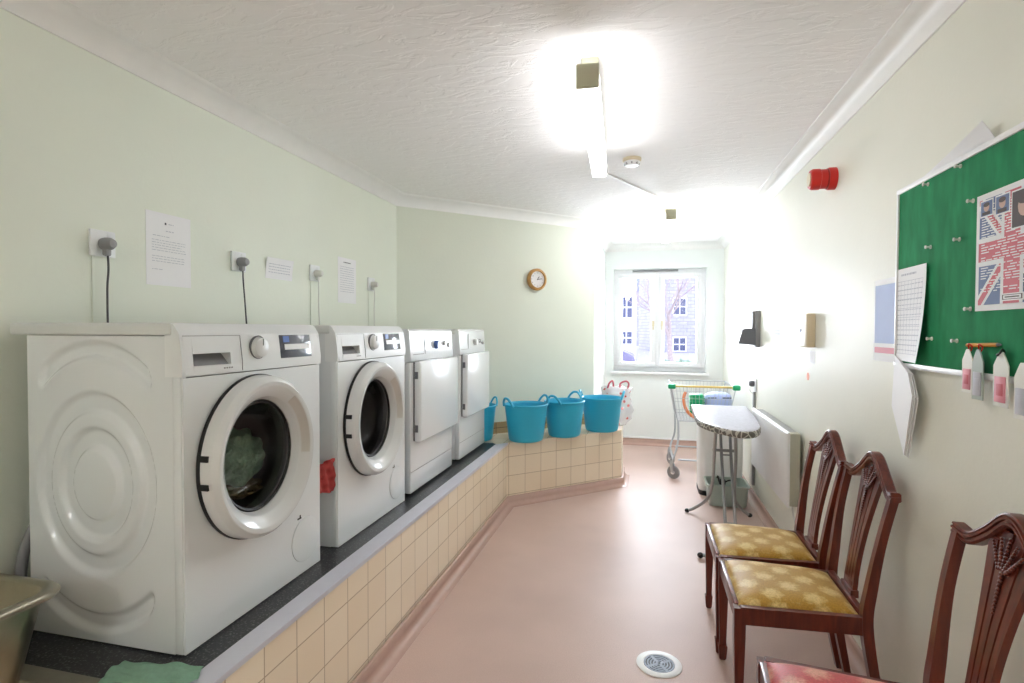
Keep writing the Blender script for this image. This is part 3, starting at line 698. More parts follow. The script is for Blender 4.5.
# ------------------------------------------------------------------ tubs
def make_tub(name_label, loc, rz):
    t = thing('laundry_tub', name_label, 'tub', loc, rz, 'flexible turquoise laundry tubs'); h = .265
    b = nb(); lathe(b, [(.0005, 0), (.110, 0), (.122, .006), (.128, .02), (.156, h-.02), (.160, h-.018), (.162, h-.004), (.158, h), (.153, h-.004), (.150, h-.02), (.122, .024), (.115, .012), (.0005, .010)], seg=48, sx=1.0, sy=.92, caps=False)
    obj('tub_body', b, 'teal', t, ang=50)
    for s in (-1, 1):
        b = nb(); pts = cat([(s*.152, -.058, h-.012), (s*.162, -.046, h+.018), (s*.170, -.022, h+.042), (s*.172, 0, h+.047), (s*.170, .022, h+.042), (s*.162, .046, h+.018), (s*.152, .058, h-.012)], 5)
        tube(b, pts, .0085, 10); obj('handle', b, 'teal', t)
    return t
tubs = [((-.862, 3.990), PI/4+.05, 'turquoise tub on the tiled ledge, left of the three in full view'), ((-.610, 4.250), PI/4+.4, 'turquoise tub in the middle of the three on the tiled ledge'), ((-.340, 4.540), PI/4-.75, 'turquoise tub at the right end of the ledge, one handle raised'), ((-1.215, 3.925), PI/4, 'turquoise tub mostly hidden behind the farthest dryer')]
tb = make_tub(tubs[0][2], (*tubs[0][0], PL), tubs[0][1])
tb.scale = (1.05, 1.05, 1.05)
for (p, a, l) in tubs[1:]:
    q_ = dup(tb, (*p, PL), a, l)
q_.scale = (.85, .85, 1.0)

# red and white carrier bag on ledge end
b = nb(); rnd = random.Random(3); secs = []
for k, (z, rx, ry) in enumerate([(0, .07, .06), (.06, .11, .09), (.14, .13, .10), (.22, .12, .09), (.28, .12, .08), (.325, .13, .07)]):
    s = []
    for j in range(28):
        a = 2*PI*j/28; wob = 1+.14*math.sin(a*5+k*1.3)+.08*math.sin(a*9+k*2.1); s.append((rx*wob*math.cos(a), ry*wob*math.sin(a), z+(.018*math.sin(a*6) if k == 5 else 0)))
    secs.append(s)
t = nb(); loft(t, secs); bagt = thing('carrier_bag', 'crumpled clear carrier bag with red pattern behind the right tub', 'bag', (-.235, 4.84, PL))
obj('bag_body', t, 'film', bagt, ang=180)
for s in (-1, 1):
    t = nb(); tube(t, cat([(s*.08, -.03, .30), (s*.085+.02, -.03, .36), (s*.06+.02, 0, .385), (s*.03, .02, .36), (s*.03, .03, .30)], 5), .008, 8); obj('bag_handle', t, 'redp', bagt)

# ------------------------------------------------------------------ wall clock
ck = thing('wall_clock', 'round wooden-rimmed clock with white face on oblique wall', 'clock', (0, 0, 0))
pc = OA+odir*((-.885+1.74)/odir.x); ck.location = (pc.x, pc.y, 1.712)
ck.rotation_euler = (0, 0, math.atan2(onrm.y, onrm.x))
b = nb(); lathe(b, [(.084, 0), (.090, .006), (.090, .030), (.084, .040), (.072, .041), (.068, .034), (.068, .024)], (0, 0, 0), 'x', 48, caps=False); obj('rim', b, 'clockwood', ck, ang=60)
b = nb(); lathe(b, [(.070, .0), (.070, .026), (.0005, .026)], (0, 0, 0), 'x', 40); obj('face', b, 'paper', ck)
b = nb()
def text_bm(txt, size):
    cu = bpy.data.curves.new('t', 'FONT'); cu.body = txt; cu.size = size; cu.align_x = 'CENTER'; cu.align_y = 'CENTER'
    ob = bpy.data.objects.new('t', cu); C.objects.link(ob); dg = bpy.context.evaluated_depsgraph_get(); me = ob.evaluated_get(dg).to_mesh()
    t = nb(); t.from_mesh(me); ob.evaluated_get(dg).to_mesh_clear(); bpy.data.objects.remove(ob); bpy.data.curves.remove(cu); return t
for k in range(1, 13):
    a = PI/2-k*PI/6; t = text_bm(str(k), .016)
    # font x -> +y (right when facing the clock), font y -> +z, towards +x
    t.transform(Matrix(((0, 0, 1, .0268), (1, 0, 0, math.cos(a)*.054), (0, 1, 0, math.sin(a)*.054), (0, 0, 0, 1)))); merge(b, t)
obj('numerals', b, 'inkd', ck, smooth=False)
for nm, ln, a, x_ in (('hour_hand', .030, math.radians(55), .0285), ('minute_hand', .046, math.radians(10), .030)):
    b = nb(); d = Vector((0, math.cos(a), math.sin(a))); n_ = Vector((0, -math.sin(a), math.cos(a)))
    ribbon(b, [Vector((x_, 0, 0))-d*.006, Vector((x_, 0, 0))+d*ln], n_*.0022, (.0005, 0, 0)); obj(nm, b, 'black', ck, smooth=False)

# ------------------------------------------------------------------ ceiling fittings
def batten(loc, rz, label, name='ceiling_batten_light', ln=1.10):
    t = thing(name, label, 'ceiling light', loc, rz, 'fluorescent ceiling battens')
    b = nb(); box(b, -.03, .03, .125, ln-.04, .072, .158, .004); obj('mounting_spine', b, 'capolive', t)
    b = nb(); box(b, -.036, .036, .012, ln-.012, 0, .074, .008, 3); obj('diffuser', b, 'lamp', t)
    for y in (0, ln-.016):
        b = nb(); box(b, -.038, .038, y, y+.016, -.002, .078, .005, 3); obj('end_cap', b, 'capolive' if y == 0 else 'white', t)
    return t
ZL = ZC-.158
L1 = batten((-.190, 1.825, ZL), math.atan2(.048, 1.1), 'near fluorescent batten with square olive end cap, lit, on ceiling')
L2 = dup(L1, (.179, 4.13, ZL), 0, 'far fluorescent batten seen end on in front of window')
for o in list(C.objects):
    if o.parent == L2 and o.name.startswith('diffuser'):
        o.data = o.data.copy(); o.data.materials[0] = M['lamp2']
fill_batten = dup(L1, (-.45, -2.2, ZL), 0, 'added unseen fill batten on the ceiling behind the viewpoint')  # added out of view to brighten the machines and left wall
for o in list(C.objects):
    if o.parent == fill_batten and o.name.startswith('diffuser'):
        o.data = o.data.copy(); o.data.materials[0] = M['fill_lamp']
b = nb(); tube(b, [(-.236, 2.87, ZC-.006), (-.24, 3.37, ZC-.006), (-.232, 3.40, ZC-.006), (.179, 4.26, ZC-.006)], .007, 10); tag(obj('cable_conduit', b, 'white'), 'white surface conduit running between the two ceiling lights', 'conduit')
sd = thing('smoke_detector', 'small round white smoke detector on ceiling beside near light', 'smoke detector', (-.077, 3.148, ZC))
b = nb(); lathe(b, [(.052, 0), (.052, -.012), (.046, -.018)], seg=32); obj('base', b, 'cream', sd)
b = nb(); lathe(b, [(.044, -.018), (.044, -.024), (.036, -.040), (.0005, -.044)], seg=32); obj('sensor_head', b, 'white', sd)
b = nb()
for k in range(8):
    a = k*PI/4; box(b, .038*math.cos(a)-.004, .038*math.cos(a)+.004, .038*math.sin(a)-.004, .038*math.sin(a)+.004, -.037, -.026)
obj('vent_slot', b, 'greyp', sd, smooth=False)

# floor drain
dn = thing('floor_drain', 'round white floor drain cover with dark ring grating', 'drain', (.064, 2.158, 0))
b = nb(); lathe(b, [(.086, 0), (.086, .003), (.080, .005), (.060, .005), (.058, .0015)], seg=56, caps=False); obj('drain_rim', b, 'white', dn, ang=60)
b = nb(); lathe(b, [(.0005, .0012), (.060, .0012)], seg=40, caps=False); obj('drain_well', b, 'black', dn, smooth=False)
b = nb()
for r in (.010, .021, .032, .043, .054): lathe(b, [(r-.0032, .0015), (r-.0032, .0042), (r+.0032, .0042), (r+.0032, .0015)], seg=40, caps=False)
for a in (.6, .6+PI/2): box(b, -.058, .058, -.006, .006, .0015, .0044, rot=((0, 0, 0), Matrix.Rotation(a, 3, 'Z')))
obj('grating', b, 'grate', dn)

# ------------------------------------------------------------------ chairs
def make_chair(label, loc, rz, fabric, group):
    # local: front edge x=0, back towards +x, centred on y=0
    t = thing('dining_chair', label, 'chair', loc, rz, group)
    wf_, wb = .210, .183; D = .400; zt, zb = .402, .345
    rect = lambda cx, cy, hx, hy, z: [(cx-hx, cy-hy, z), (cx+hx, cy-hy, z), (cx+hx, cy+hy, z), (cx-hx, cy+hy, z)]
    for s in (-1, 1):       # front legs, tapered with spade feet
        b = nb(); cy = s*(wf_-.018)
        loft(b, [rect(.018, cy, .008, .008, 0), rect(.018, cy, .0125, .0125, .008), rect(.018, cy, .0155, .0155, .05), rect(.018, cy, .0160, .0160, .058), rect(.018, cy, .0115, .0115, .062), rect(.018, cy, .0175, .0175, .30), rect(.018, cy, .018, .018, zt-.004)])
        obj('leg', b, 'wood', t, ang=25)
    for s in (-1, 1):       # rear leg and back post in one piece
        b = nb(); P = cat([(D+.055, s*(wb-.008), 0), (D+.018, s*(wb-.010), .20), (D-.006, s*(wb-.012), .38), (D+.004, s*(wb-.006), .50), (D+.026, s*(wb+.008), .66), (D+.055, s*(wf_-.012), .800)], 6)
        secs = []
        for p in P:
            hx = .0155 if p.z > .33 else .011+.0045*p.z/.33; hx -= .0035*max(0, min(1, (p.z-.45)/.2)); hy = .0165-.0035*max(0, min(1, (p.z-.40)/.2))
            secs.append(rect(p.x, p.y, hx, hy, p.z))
        loft(b, secs); obj('back_leg', b, 'wood', t, ang=25)
    # seat rails
    b = nb()
    box(b, .004, .026, -wf_+.03, wf_-.03, zb, zt, .003); box(b, D-.022, D-.002, -wb+.025, wb-.025, zb, zt+.012, .003)
    for s in (-1, 1): ribbon(b, [(.02, s*(wf_-.012), (zb+zt)/2), (D-.01, s*(wb-.010), (zb+zt)/2)], (0, .011, 0), (0, 0, (zt-zb)/2))
    ribbon(b, [(D+.0, 0, zt+.004), (D+.0, 0, zt+.028)], (.012, 0, 0), (0, .050, 0))
    obj('seat_rail', b, 'wood', t, ang=25)
    # drop-in cushion
    tt = nb(); n = 26; g = []
    for i in range(n+1):
        row = []
        for j in range(n+1):
            u, v = i/n, j/n*2-1; wy = (wf_-.022)*(1-u)+(wb-.022)*u
            e = min(u, 1-u)*2; q = (1-(1-min(1, e*1.6))**2.4)*(1-abs(v)**5)
            row.append(tt.verts.new((.016+(D-.040)*u, v*wy, zt-.002+.030*max(0, q)**.6)))
        g.append(row)
    for i in range(n):
        for j in range(n): tt.faces.new((g[i][j], g[i+1][j], g[i+1][j+1], g[i][j+1]))
    e = [g[i][0] for i in range(n+1)]+[g[n][j] for j in range(1, n+1)]+[g[i][n] for i in range(n-1, -1, -1)]+[g[0][j] for j in range(n-1, 0, -1)]
    lo = [tt.verts.new((v.co.x, v.co.y, zt-.03)) for v in e]
    for k in range(len(e)): tt.faces.new((e[k], lo[k], lo[(k+1) % len(e)], e[(k+1) % len(e)]))
    bmesh.ops.recalc_face_normals(tt, faces=tt.faces)
    obj('seat', tt, fabric, t, ang=60)
    # serpentine crest rail with moulded front
    zc = lambda y: .800+.085*math.exp(-(y/.088)**2)-.012*math.exp(-((abs(y)-.160)/.035)**2)
    xc = lambda y: D+.055+.018*(1-(y/wf_)**2)
    b = nb(); secs = []; ns = 40
    for i in range(ns+1):
        y = -wf_+.001+(2*wf_-.002)*i/ns; z, x = zc(y), xc(y); dz = (zc(y+.002)-zc(y-.002))/.004; L = math.hypot(1, dz); ty, tz = -dz/L, 1/L   # normal in yz
        P = lambda a, h: (x+a*.85, y+ty*h*.74, z+tz*h*.74)
        secs.append([P(-.014, -.020), P(-.019, -.014), P(-.019, -.008), P(-.0145, -.006), P(-.0145, -.001), P(-.020, .001), P(-.020, .007), P(-.0150, .009), P(-.0150, .012), P(-.018, .014), P(-.016, .020), P(.012, .020), P(.018, .014), P(.018, -.014), P(.012, -.020)])
    loft(b, secs); cr = obj('crest_rail', b, 'wood', t, ang=22)
    # pierced splat: fanning ribs
    b = nb(); xs = lambda z: D+.002+.072*max(0, (z-.42)/.43)**1.3
    hw = lambda z: .042+.010*math.sin((z-.42)/.14*PI/2)*(z < .56)*0 + .047*max(0, (z-.50)/.35)**1.9
    for k in (-3, -1, 1, 3):
        pts, wv = [], []
        for i in range(17):
            z = .425+(.855-.425)*i/16; c = hw(z)*k/4*1.06; z2 = min(z, zc(c)-.015)
            pts.append((xs(z), c, z2)); wv.append(Vector((0, hw(z)/4*(.83 if i > 1 else 1.03), 0)))
        ribbon(b, pts, wv, (.0075, 0, 0))
    for zz in (.44, ): box(b, xs(zz)-.0075, xs(zz)+.0075, -.036, .036, .415, .455, .001)
    # solid web behind the carved plume
    secs = []
    for i in range(9):
        z = .70+.155*i/8; h_ = hw(z)*(.25+.75*(i/8)); z2 = z
        secs.append([(xs(z)-.004, -h_, z2-.012*(i == 8)), (xs(z)-.004, h_, z2-.012*(i == 8)), (xs(z)+.0055, h_, z2-.012*(i == 8)), (xs(z)+.0055, -h_, z2-.012*(i == 8))])
    loft(b, secs); sp = obj('splat', b, 'wood', t, ang=25)
    b = nb()
    for k in range(-2, 3):
        a = k*.33; p0 = Vector((xs(.775)-.014, k*.004, .770)); 
        for s in range(9):
            L = .012+.0078*s; z = p0.z+L*math.cos(a)*(1.0-.04*abs(k)); y = p0.y+L*math.sin(a)
            if z > zc(y)-.022: break
            ball(b, (xs(z)-.012, y, z), .0052-.0002*s, (1, 1, 1.1), sub=1)
    for s in range(11): ball(b, (xs(.77-.008*s)-.010, -.0, .772-.0085*s), .0058-.00025*s, (1, 1.1, .9), sub=1)
    obj('carved_plume', b, 'wood', sp, ang=60)
    return t
GC = 'mahogany dining chairs with gold damask seats'
c2 = make_chair('gold-seated mahogany chair in the middle of the three along right wall', (.290, 2.072, 0), 0, 'gold', GC)
c2.scale = (1, .955, .985)
dup(c2, (.282, 2.480, 0), 0, 'gold-seated mahogany chair farthest away, nearest the wall heater')
c3 = make_chair('mahogany chair with rose red damask seat, closest, cut by frame', (.292, 1.380, 0), -.06, 'rose', None)
c3.scale = (1, 1, 1.012)

# ------------------------------------------------------------------ notice board
bd = thing('notice_board', 'green felt notice board with thin white frame on right wall', 'notice board', (XR, 1.60, 1.4765))
BY0, BY1, BZ0, BZ1 = -.55, .477, -.288, .272
b = nb(); box(b, -.012, 0, BY0, BY1, BZ0, BZ1, .001); obj('felt_panel', b, 'felt', bd, smooth=False)
b = nb(); box(b, -.017, 0, BY0-.012, BY1+.010, BZ1-.002, BZ1+.014, .002); box(b, -.017, 0, BY0-.012, BY1+.010, BZ0-.014, BZ0+.002, .002); box(b, -.017, 0, BY1-.004, BY1+.008, BZ0, BZ1, .002); box(b, -.017, 0, BY0-.012, BY0, BZ0, BZ1, .002); obj('frame', b, 'upvc', bd)
xb = XR-.0125
nX = -X
def rows_grid(n, v1=.85, v0=.08, s=.010): return [(v1-(v1-v0)*k/(n-1), .08, .92, s, 1) for k in range(n)]
def calx(quad, poly):
    for k in range(8): quad(.08+.84*k/7-.004, .08+.84*k/7+.004, .08, .86, 1)
    for k in range(9): quad(.08, .92, .08+.78*k/8-.002, .08+.78*k/8+.002, 1)
sheet('rota_sheet', 'white printed rota pinned over lower left corner of green board', 'paper', (xb, 2.085, 1.197), -Y, Z, .215, .300, nX, [(.93, .2, .7, .02, 1)]+rows_grid(14, .82, .12, .008), curl=lambda u, v: .006*u+.05*(u*(1-v))**2*.5, extra=calx, seed=4)
def lil(quad, poly): quad(.05, .95, .22, .93, 1); quad(.05, .95, .10, .17, 2)
sheet('leaflet', 'lilac blue leaflet on wall half under the green board', 'leaflet', (XR, 2.295, 1.185), -Y, Z, .20, .295, nX, [], extra=lil, mats=('paper', 'lilac', 'pinkp'))
# poster
def flag(quad, poly):
    quad(.05, .95, .05, .95, 2)                                    # blue field
    for P in (((.05, .05), (.13, .05), (.95, .87), (.95, .95), (.87, .95), (.05, .13)), ((.05, .95), (.05, .87), (.87, .05), (.95, .05), (.95, .13), (.13, .95))): poly(P, 0, .0021 if P[0][1] < .5 else .0022)
    for P in (((.05, .05), (.09, .05), (.95, .91), (.95, .95), (.91, .95), (.05, .09)), ((.05, .95), (.05, .91), (.91, .05), (.95, .05), (.95, .09), (.09, .95))): poly(P, 3, .0024 if P[0][1] < .5 else .0025)
    quad(.36, .64, .05, .38, 0, .0027); quad(.36, .64, .62, .95, 0, .0027); quad(.05, .95, .38, .62, 0, .0027); quad(.40, .60, .05, .42, 3, .0030); quad(.40, .60, .58, .95, 3, .0030); quad(.05, .95, .42, .58, 3, .0030)
    rnd = random.Random(9)
    for k in range(34):
        v = .16+.022*k
        if v > .90: break
        u = .09
        while u < .9:
            l = rnd.uniform(.05, .12)
            if rnd.random() > .18: quad(u, min(.92, u+l), v, v+.009, 0, .0033)
            u += l+.02
    for (u, v, a, c) in ((.08, .81, .16, .12), (.29, .79, .17, .14), (.50, .64, .28, .28)):
        quad(u-.012, u+a+.012, v-.012, v+c+.012, 0, .0037); quad(u, u+a, v, v+c, 5 if u > .4 else 2, .0040)
        poly([(u+a/2+a*.25*math.cos(q*PI/6), v+c*.56+c*.30*math.sin(q*PI/6)) for q in range(12)], 4, .0043)
        poly([(u+a/2+a*.28*math.cos(q*PI/6), v+c*.76+c*.16*math.sin(q*PI/6)) for q in range(12)], 5, .0046)
        quad(u+a*.15, u+a*.85, v+.004, v+c*.25, 5, .0049)
    quad(.38, .66, .07, .13, 0, .0036); quad(.395, .645, .08, .12, 5, .0039); quad(.41, .63, .085, .115, 0, .0041); quad(.43, .61, .095, .105, 5, .0043)
sheet('poster', 'white-edged poster with faded red and blue crossed flag and portraits', 'poster', (xb, 1.632, 1.345), -Y, Z, .285, .290, nX, [], extra=flag, mats=('paper', 'ink', 'bluef', 'redp', 'skin', 'hair'), n=20)
# curled leaf on top of the board
b = nb(); secs = []
for i in range(13):
    u = i/12; y = 1.93-.35*u; top = 1.768+.040*u**1.2
    secs.append([(XR-.004, y, 1.762), (XR-.006-.018*u*.6, y, (1.762+top)/2), (XR-.004-.03*u, y, top+.002), (XR-.0025-.03*u, y, top+.003), (XR-.0045-.018*u*.6, y, (1.762+top)/2+.001), (XR-.0025, y, 1.762)])
b2 = nb(); loft(b2, secs); b.free(); tag(obj('curled_paper', b2, 'paper', ang=60), 'white paper curling off the wall above the green board', 'paper')
# folder leaflets hanging under the board
b = nb(); TP, LF, TIP, RT, RI = (2.080, 1.215), (2.105, 1.040), (1.965, .900), (1.895, 1.095), (1.940, 1.165)
ox = lambda y: .010+.13*(2.105-y)
for k, (d0, d1) in enumerate(((.0, .006), (.009, .014), (.017, .022))):
    t = nb(); P_ = (TP, LF, TIP, RT, RI); vs = [t.verts.new((XR-ox(y)*(1-.16*k)-.003, y-.004*k, z-.003*k)) for y, z in P_]; f = t.faces.new(vs)
    r = bmesh.ops.extrude_face_region(t, geom=[f])
    for v in r['geom']:
        if isinstance(v, bmesh.types.BMVert): v.co.x += .0045*(1-k*.2)
    bmesh.ops.recalc_face_normals(t, faces=t.faces); merge(b, t)
tag(obj('hanging_booklet', b, 'paper', smooth=False), 'thick white booklet hanging askew below the board corner', 'booklet')
# pins
def pin(y, z, label):
    t = thing('push_pin', label, 'pin', (xb, y, z), 0, 'white push pins on the green board')
    b = nb(); lathe(b, [(.0058, 0), (.0058, -.002), (.003, -.004), (.003, -.010), (.0052, -.013), (.0048, -.015), (.0005, -.0155)], (0, 0, 0), 'x', 12); obj('pin_head', b, 'screw', t); return t
pins = [(1.884, 1.733, 'top left pin, nearest the board corner'), (1.712, 1.737, 'top pin right of the corner pin'), (1.650, 1.630, 'pin at top left corner of flag poster'),
        (1.862, 1.543, 'pin midway up the board above the rota'), (1.710, 1.541, 'pin midway up the board left of the flag poster'),
        (1.653, 1.352, 'pin at the bottom left corner of flag poster'), (1.845, 1.272, 'low pin just right of the rota sheet'), (1.712, 1.268, 'low pin above left of the hanging tags')]
p0 = None
for y, z, l in pins:
    if p0 is None: p0 = pin(y, z, 'white '+l)
    else: dup(p0, (xb, y, z), 0, 'white '+l)
# wooden stick with tags
st = thing('wooden_stick', 'short orange stick holding red-cord tags at board bottom', 'stick', (xb-.004, 1.655, 1.258))
b = nb(); tube(b, [(0, 0, 0), (0, -.125, .004)], .005, 8); obj('stick', b, 'orange', st)
b = nb(); tube(b, [(0, -.125, .004), (0, -.137, .0043)], [.005, .0015], 8); obj('dark_tip', b, 'dgrey', st)
for yy in (-.022, -.066):
    b = nb(); tube(b, cat([(-.005, yy-.008, -.004), (-.009, yy, .004), (-.005, yy+.008, -.004), (-.006, yy, -.016)], 5, True), .0016, 6, True); obj('red_cord', b, 'red', st)
def tagp(label, y, ztop, h, w_, frame_m, mid, loc_x, group=None, hole=True):
    t = thing('hanging_tag', label, 'tag', (loc_x, y, ztop), 0)
    pl_ = [(-w_/2, -h), (w_/2, -h), (w_/2, -.25*h), (w_*.22, -.06*h), (w_*.12, 0), (-w_*.12, 0), (-w_*.22, -.06*h), (-w_/2, -.25*h)]
    b = nb(); prism(b, pl_, -.0015, .0015, bev=.0008); b.transform(Matrix(((0, 0, 1, 0), (1, 0, 0, 0), (0, 1, 0, 0), (0, 0, 0, 1)))); obj('tag_body', b, frame_m, t, smooth=False)
    b = nb(); box(b, -.0032, -.0015, -w_*.36, w_*.36, -h*.92, -h*.45, .0006); obj('tag_window', b, mid, t)
    b = nb(); box(b, -.0036, -.0030, -w_*.22, w_*.22, -h*.80, -h*.58, .0002); obj('tag_print', b, 'redp' if mid == 'pinkp' else 'ink', t)
    return t
tagp('white hanging tag with pink picture, leftmost under the stick', 1.634, 1.248, .112, .046, 'screw', 'pinkp', XR-.026)
tagp('grey-green slotted tag hanging beside the pink one', 1.587, 1.249, .125, .046, 'basin', 'ink', XR-.027)
tagp('white tag with red picture pinned alone by black ring', 1.500, 1.246, .128, .056, 'screw', 'pinkp', XR-.025)
tagp('white tag cut off by the right picture edge', 1.425, 1.225, .125, .05, 'screw', 'ink', XR-.026)
b = nb(); tube(b, cat([(XR-.03, 1.507, 1.238), (XR-.03, 1.495, 1.245), (XR-.024, 1.500, 1.252), (XR-.016, 1.508, 1.244)], 6, True), .0025, 6, True); tag(obj('ring_clip', b, 'black'), 'small black ring pinning the separate tag to board edge', 'ring')

# ------------------------------------------------------------------ right wall fittings
al_ = thing('fire_alarm_sounder', 'round red fire alarm sounder high on right wall', 'fire alarm', (XR, 2.76, 1.985))
b = nb(); lathe(b, [(.050, 0), (.050, -.028), (.047, -.032)], (0, 0, 0), 'x', 40); obj('mounting_base', b, 'red', al_)
b = nb(); lathe(b, [(.044, -.031), (.044, -.064), (.047, -.066), (.047, -.094), (.041, -.104), (.028, -.106)], (0, 0, 0), 'x', 40); obj('sounder_head', b, 'red', al_)
b = nb(); lathe(b, [(.030, -.105), (.030, -.109), (.0005, -.111)], (0, 0, 0), 'x', 28); obj('front_cap', b, 'cream', al_)
b = nb(); lathe(b, [(.0445, -.030), (.0465, -.034), (.0445, -.038)], (0, 0, 0), 'x', 40, caps=False); obj('joint_ring', b, 'redd', al_)

cp = thing('call_panel', 'cream plastic control box with small dark button on right wall', 'control box', (XR, 3.085, 1.296))
b = nb(); box(b, -.042, 0, -.075, .075, -.086, .086, .006, 3); obj('box_body', b, 'cream', cp)
b = nb(); lathe(b, [(.010, -.041), (.010, -.045), (.0005, -.046)], (0, .03, 0), 'x', 18); obj('button', b, 'dgrey', cp)
sheet('label_card', 'white leaflet tucked beside the cream control box', 'card', (XR, 3.29, 1.21), -Y, Z, .11, .17, nX, rows_grid(6), seed=12)
sheet('note', 'small pale square note below cream control box', 'note', (XR, 3.10, 1.128), -Y, Z, .085, .062, nX, [], seed=13)
sheet('notice', 'white notice on right wall beyond the cream box', 'notice', (XR, 3.925, 1.248), -Y, Z, .19, .168, nX, rows_grid(7, .85, .15, .03), seed=14)
b = nb(); lathe(b, [(.020, 0), (.020, -.0015), (.0005, -.0016)], (XR, 3.13, 1.055), 'x', 24); tag(obj('sticker', b, 'orangep'), 'tiny round orange sticker on right wall under the note', 'sticker')
hp = thing('wall_holder', 'grey wall-mounted holder with dark sloping cup on right wall', 'wall holder', (XR, 4.40, 1.31))
b = nb(); box(b, -.035, 0, -.055, .055, -.14, .135, .008, 3); obj('back_plate', b, 'greyp', hp)
b = nb(); loft(b, [[(-.034, -.06, -.125), (-.155, -.055, -.115), (-.155, .055, -.115), (-.034, .06, -.125)], [(-.034, -.06, -.03), (-.125, -.045, -.015), (-.125, .045, -.015), (-.034, .06, -.03)], [(-.034, -.05, .0), (-.10, -.035, .0), (-.10, .035, .0), (-.034, .05, .0)]]); obj('cup', b, 'dgrey', hp)
b = nb(); box(b, -.055, -.034, -.03, .03, .0, .13, .006); obj('handset', b, 'tube', hp)
b = nb(); prism(b, [(0, -.06), (-.085, .015), (-.085, .02), (0, .03)], -.10, .10); b.transform(Matrix(((1, 0, 0, XR), (0, 0, 1, 5.35), (0, 1, 0, 1.70), (0, 0, 0, 1)))); tag(obj('wall_bracket', b, 'upvc', smooth=False), 'small white wedge-shaped bracket high on right wall near window', 'bracket')
ss = thing('wall_socket', 'white socket with dark plug above the trunking beyond the heater', 'socket', (XR, 4.50, .875))
b = nb(); box(b, -.010, 0, -.05, .05, -.05, .05, .003); obj('face_plate', b, 'plastic', ss)
q = thing('power_plug', 'dark plug with looped white cord in the far right wall socket', 'plug', (XR-.0105, 4.51, .885)); b = nb(); lathe(b, [(.022, 0), (.024, -.02), (.016, -.036), (.0005, -.038)], (0, 0, 0), 'x', 18); obj('plug_body', b, 'dgrey', q)
b = nb(); tube(b, cat([(-.02, 0, -.018), (-.03, -.01, -.05), (-.012, -.02, -.075)], 6), .004, 8); obj('cord', b, 'cablew', q)
b = nb(); box(b, XR-.018, XR, 4.49, 4.53, .10, .822, .003); tag(obj('cable_trunking', b, 'tube'), 'upright white trunking from far socket down to floor', 'trunking')

# wall heater
ht = thing('wall_heater', 'long white panel heater mounted low on right wall', 'heater', (XR, 3.66, .545))
b = nb(); hy = .485; hz = .202
loft(b, [[(-.092, -y, -z), (-.092, y, -z), (-.092, y, z), (-.092, -y, z)] for y, z in ((hy-.014, hz-.014),)] + [[(-.082, -y, -z), (-.082, y, -z), (-.082, y, z), (-.082, -y, z)] for y, z in ((hy, hz),)] + [[(-.070, -hy, -hz), (-.070, hy, -hz), (-.070, hy, hz), (-.070, -hy, hz)]]); obj('front_panel', b, 'heater', ht)
b = nb(); box(b, -.070, -.018, -hy+.004, hy-.004, -hz+.004, hz-.004, .006); obj('casing', b, 'heaterside', ht)
b = nb(); box(b, -.020, 0, -hy+.08, -hy+.14, -hz+.03, hz-.03); box(b, -.020, 0, hy-.14, hy-.08, -hz+.03, hz-.03); obj('wall_bracket', b, 'dgrey', ht)
b = nb()
for k in range(24): box(b, -.066, -.026, -hy+.05+k*.037, -hy+.074+k*.037, hz-.0045, hz-.0030)
obj('outlet_grille', b, 'greyp', ht, smooth=False)
b = nb(); tube(b, cat([(-.045, -hy+.05, -hz+.01), (-.04, -hy+.02, -hz-.07), (-.02, -hy-.03, -hz-.10), (-.012, -hy-.06, -.06), (-.010, -hy-.075, .01)], 8), .0045, 8); obj('cord', b, 'cablew', ht)
b = nb(); box(b, -.010, 0, -.043, .043, -.043, .043, .003); o = obj('fused_spur', b, 'wallr'); o.location = (XR, 3.095, .575); tag(o, 'cream fused outlet plate on wall just left of farthest chair', 'outlet')

# ------------------------------------------------------------------ ironing board
ib = thing('ironing_board', 'ironing board with silver grey patterned cover on thin tube legs', 'ironing board', (0, 0, 0))
out = [(.345, 4.24), (.335, 3.9), (.325, 3.58), (.350, 3.42), (.42, 3.27), (.505, 3.175), (.585, 3.20), (.640, 3.33), (.668, 3.52), (.692, 3.78), (.722, 4.24)]
smo = [Vector((p[0], p[1], 0)) for p in out]; smo = cat(smo, 4); poly_ = [(p.x, p.y) for p in smo]
b = nb(); prism(b, poly_, .718, .736); obj('board_deck', b, 'tube', ib, smooth=False)
cx_, cy_ = .52, 3.7
sc = lambda k, z: [(cx_+(x-cx_)*k, cy_+(y-cy_)*(1+(k-1)*.5), z) for x, y in poly_]
b = nb(); loft(b, [sc(1.015, .706), sc(1.035, .714), sc(1.04, .726), sc(1.025, .738), sc(1.0, .743)], caps=False); obj('cover_skirt', b, 'cover', ib, ang=70)
b = nb(); loft(b, [sc(1.0, .742), sc(.97, .7445), sc(.8, .745)]); obj('cover_top', b, 'covertop', ib, ang=50)
for P_ in ([(.408, 3.36, .712), (.432, 3.62, .50), (.458, 3.92, .245), (.430, 3.99, .115), (.345, 4.02, .035), (.303, 4.03, .014)], [(.515, 3.36, .712), (.560, 3.62, .50), (.600, 3.92, .20), (.625, 3.99, .105), (.685, 4.02, .035), (.718, 4.03, .014)]):
    b = nb(); tube(b, cat(P_, 8), .0105, 10); obj('leg', b, 'tube', ib)
    b = nb(); ball(b, (P_[-1][0], 4.03, .0145), .0145, (1.2, 1, 1)); obj('rubber_foot', b, 'black', ib)
for P_ in ([(.500, 3.92, .712), (.475, 3.55, .38), (.462, 3.24, .022)], [(.560, 3.92, .712), (.530, 3.55, .38), (.518, 3.24, .022)]):
    b = nb(); tube(b, cat(P_, 8), .0095, 10); obj('leg', b, 'tube', ib)
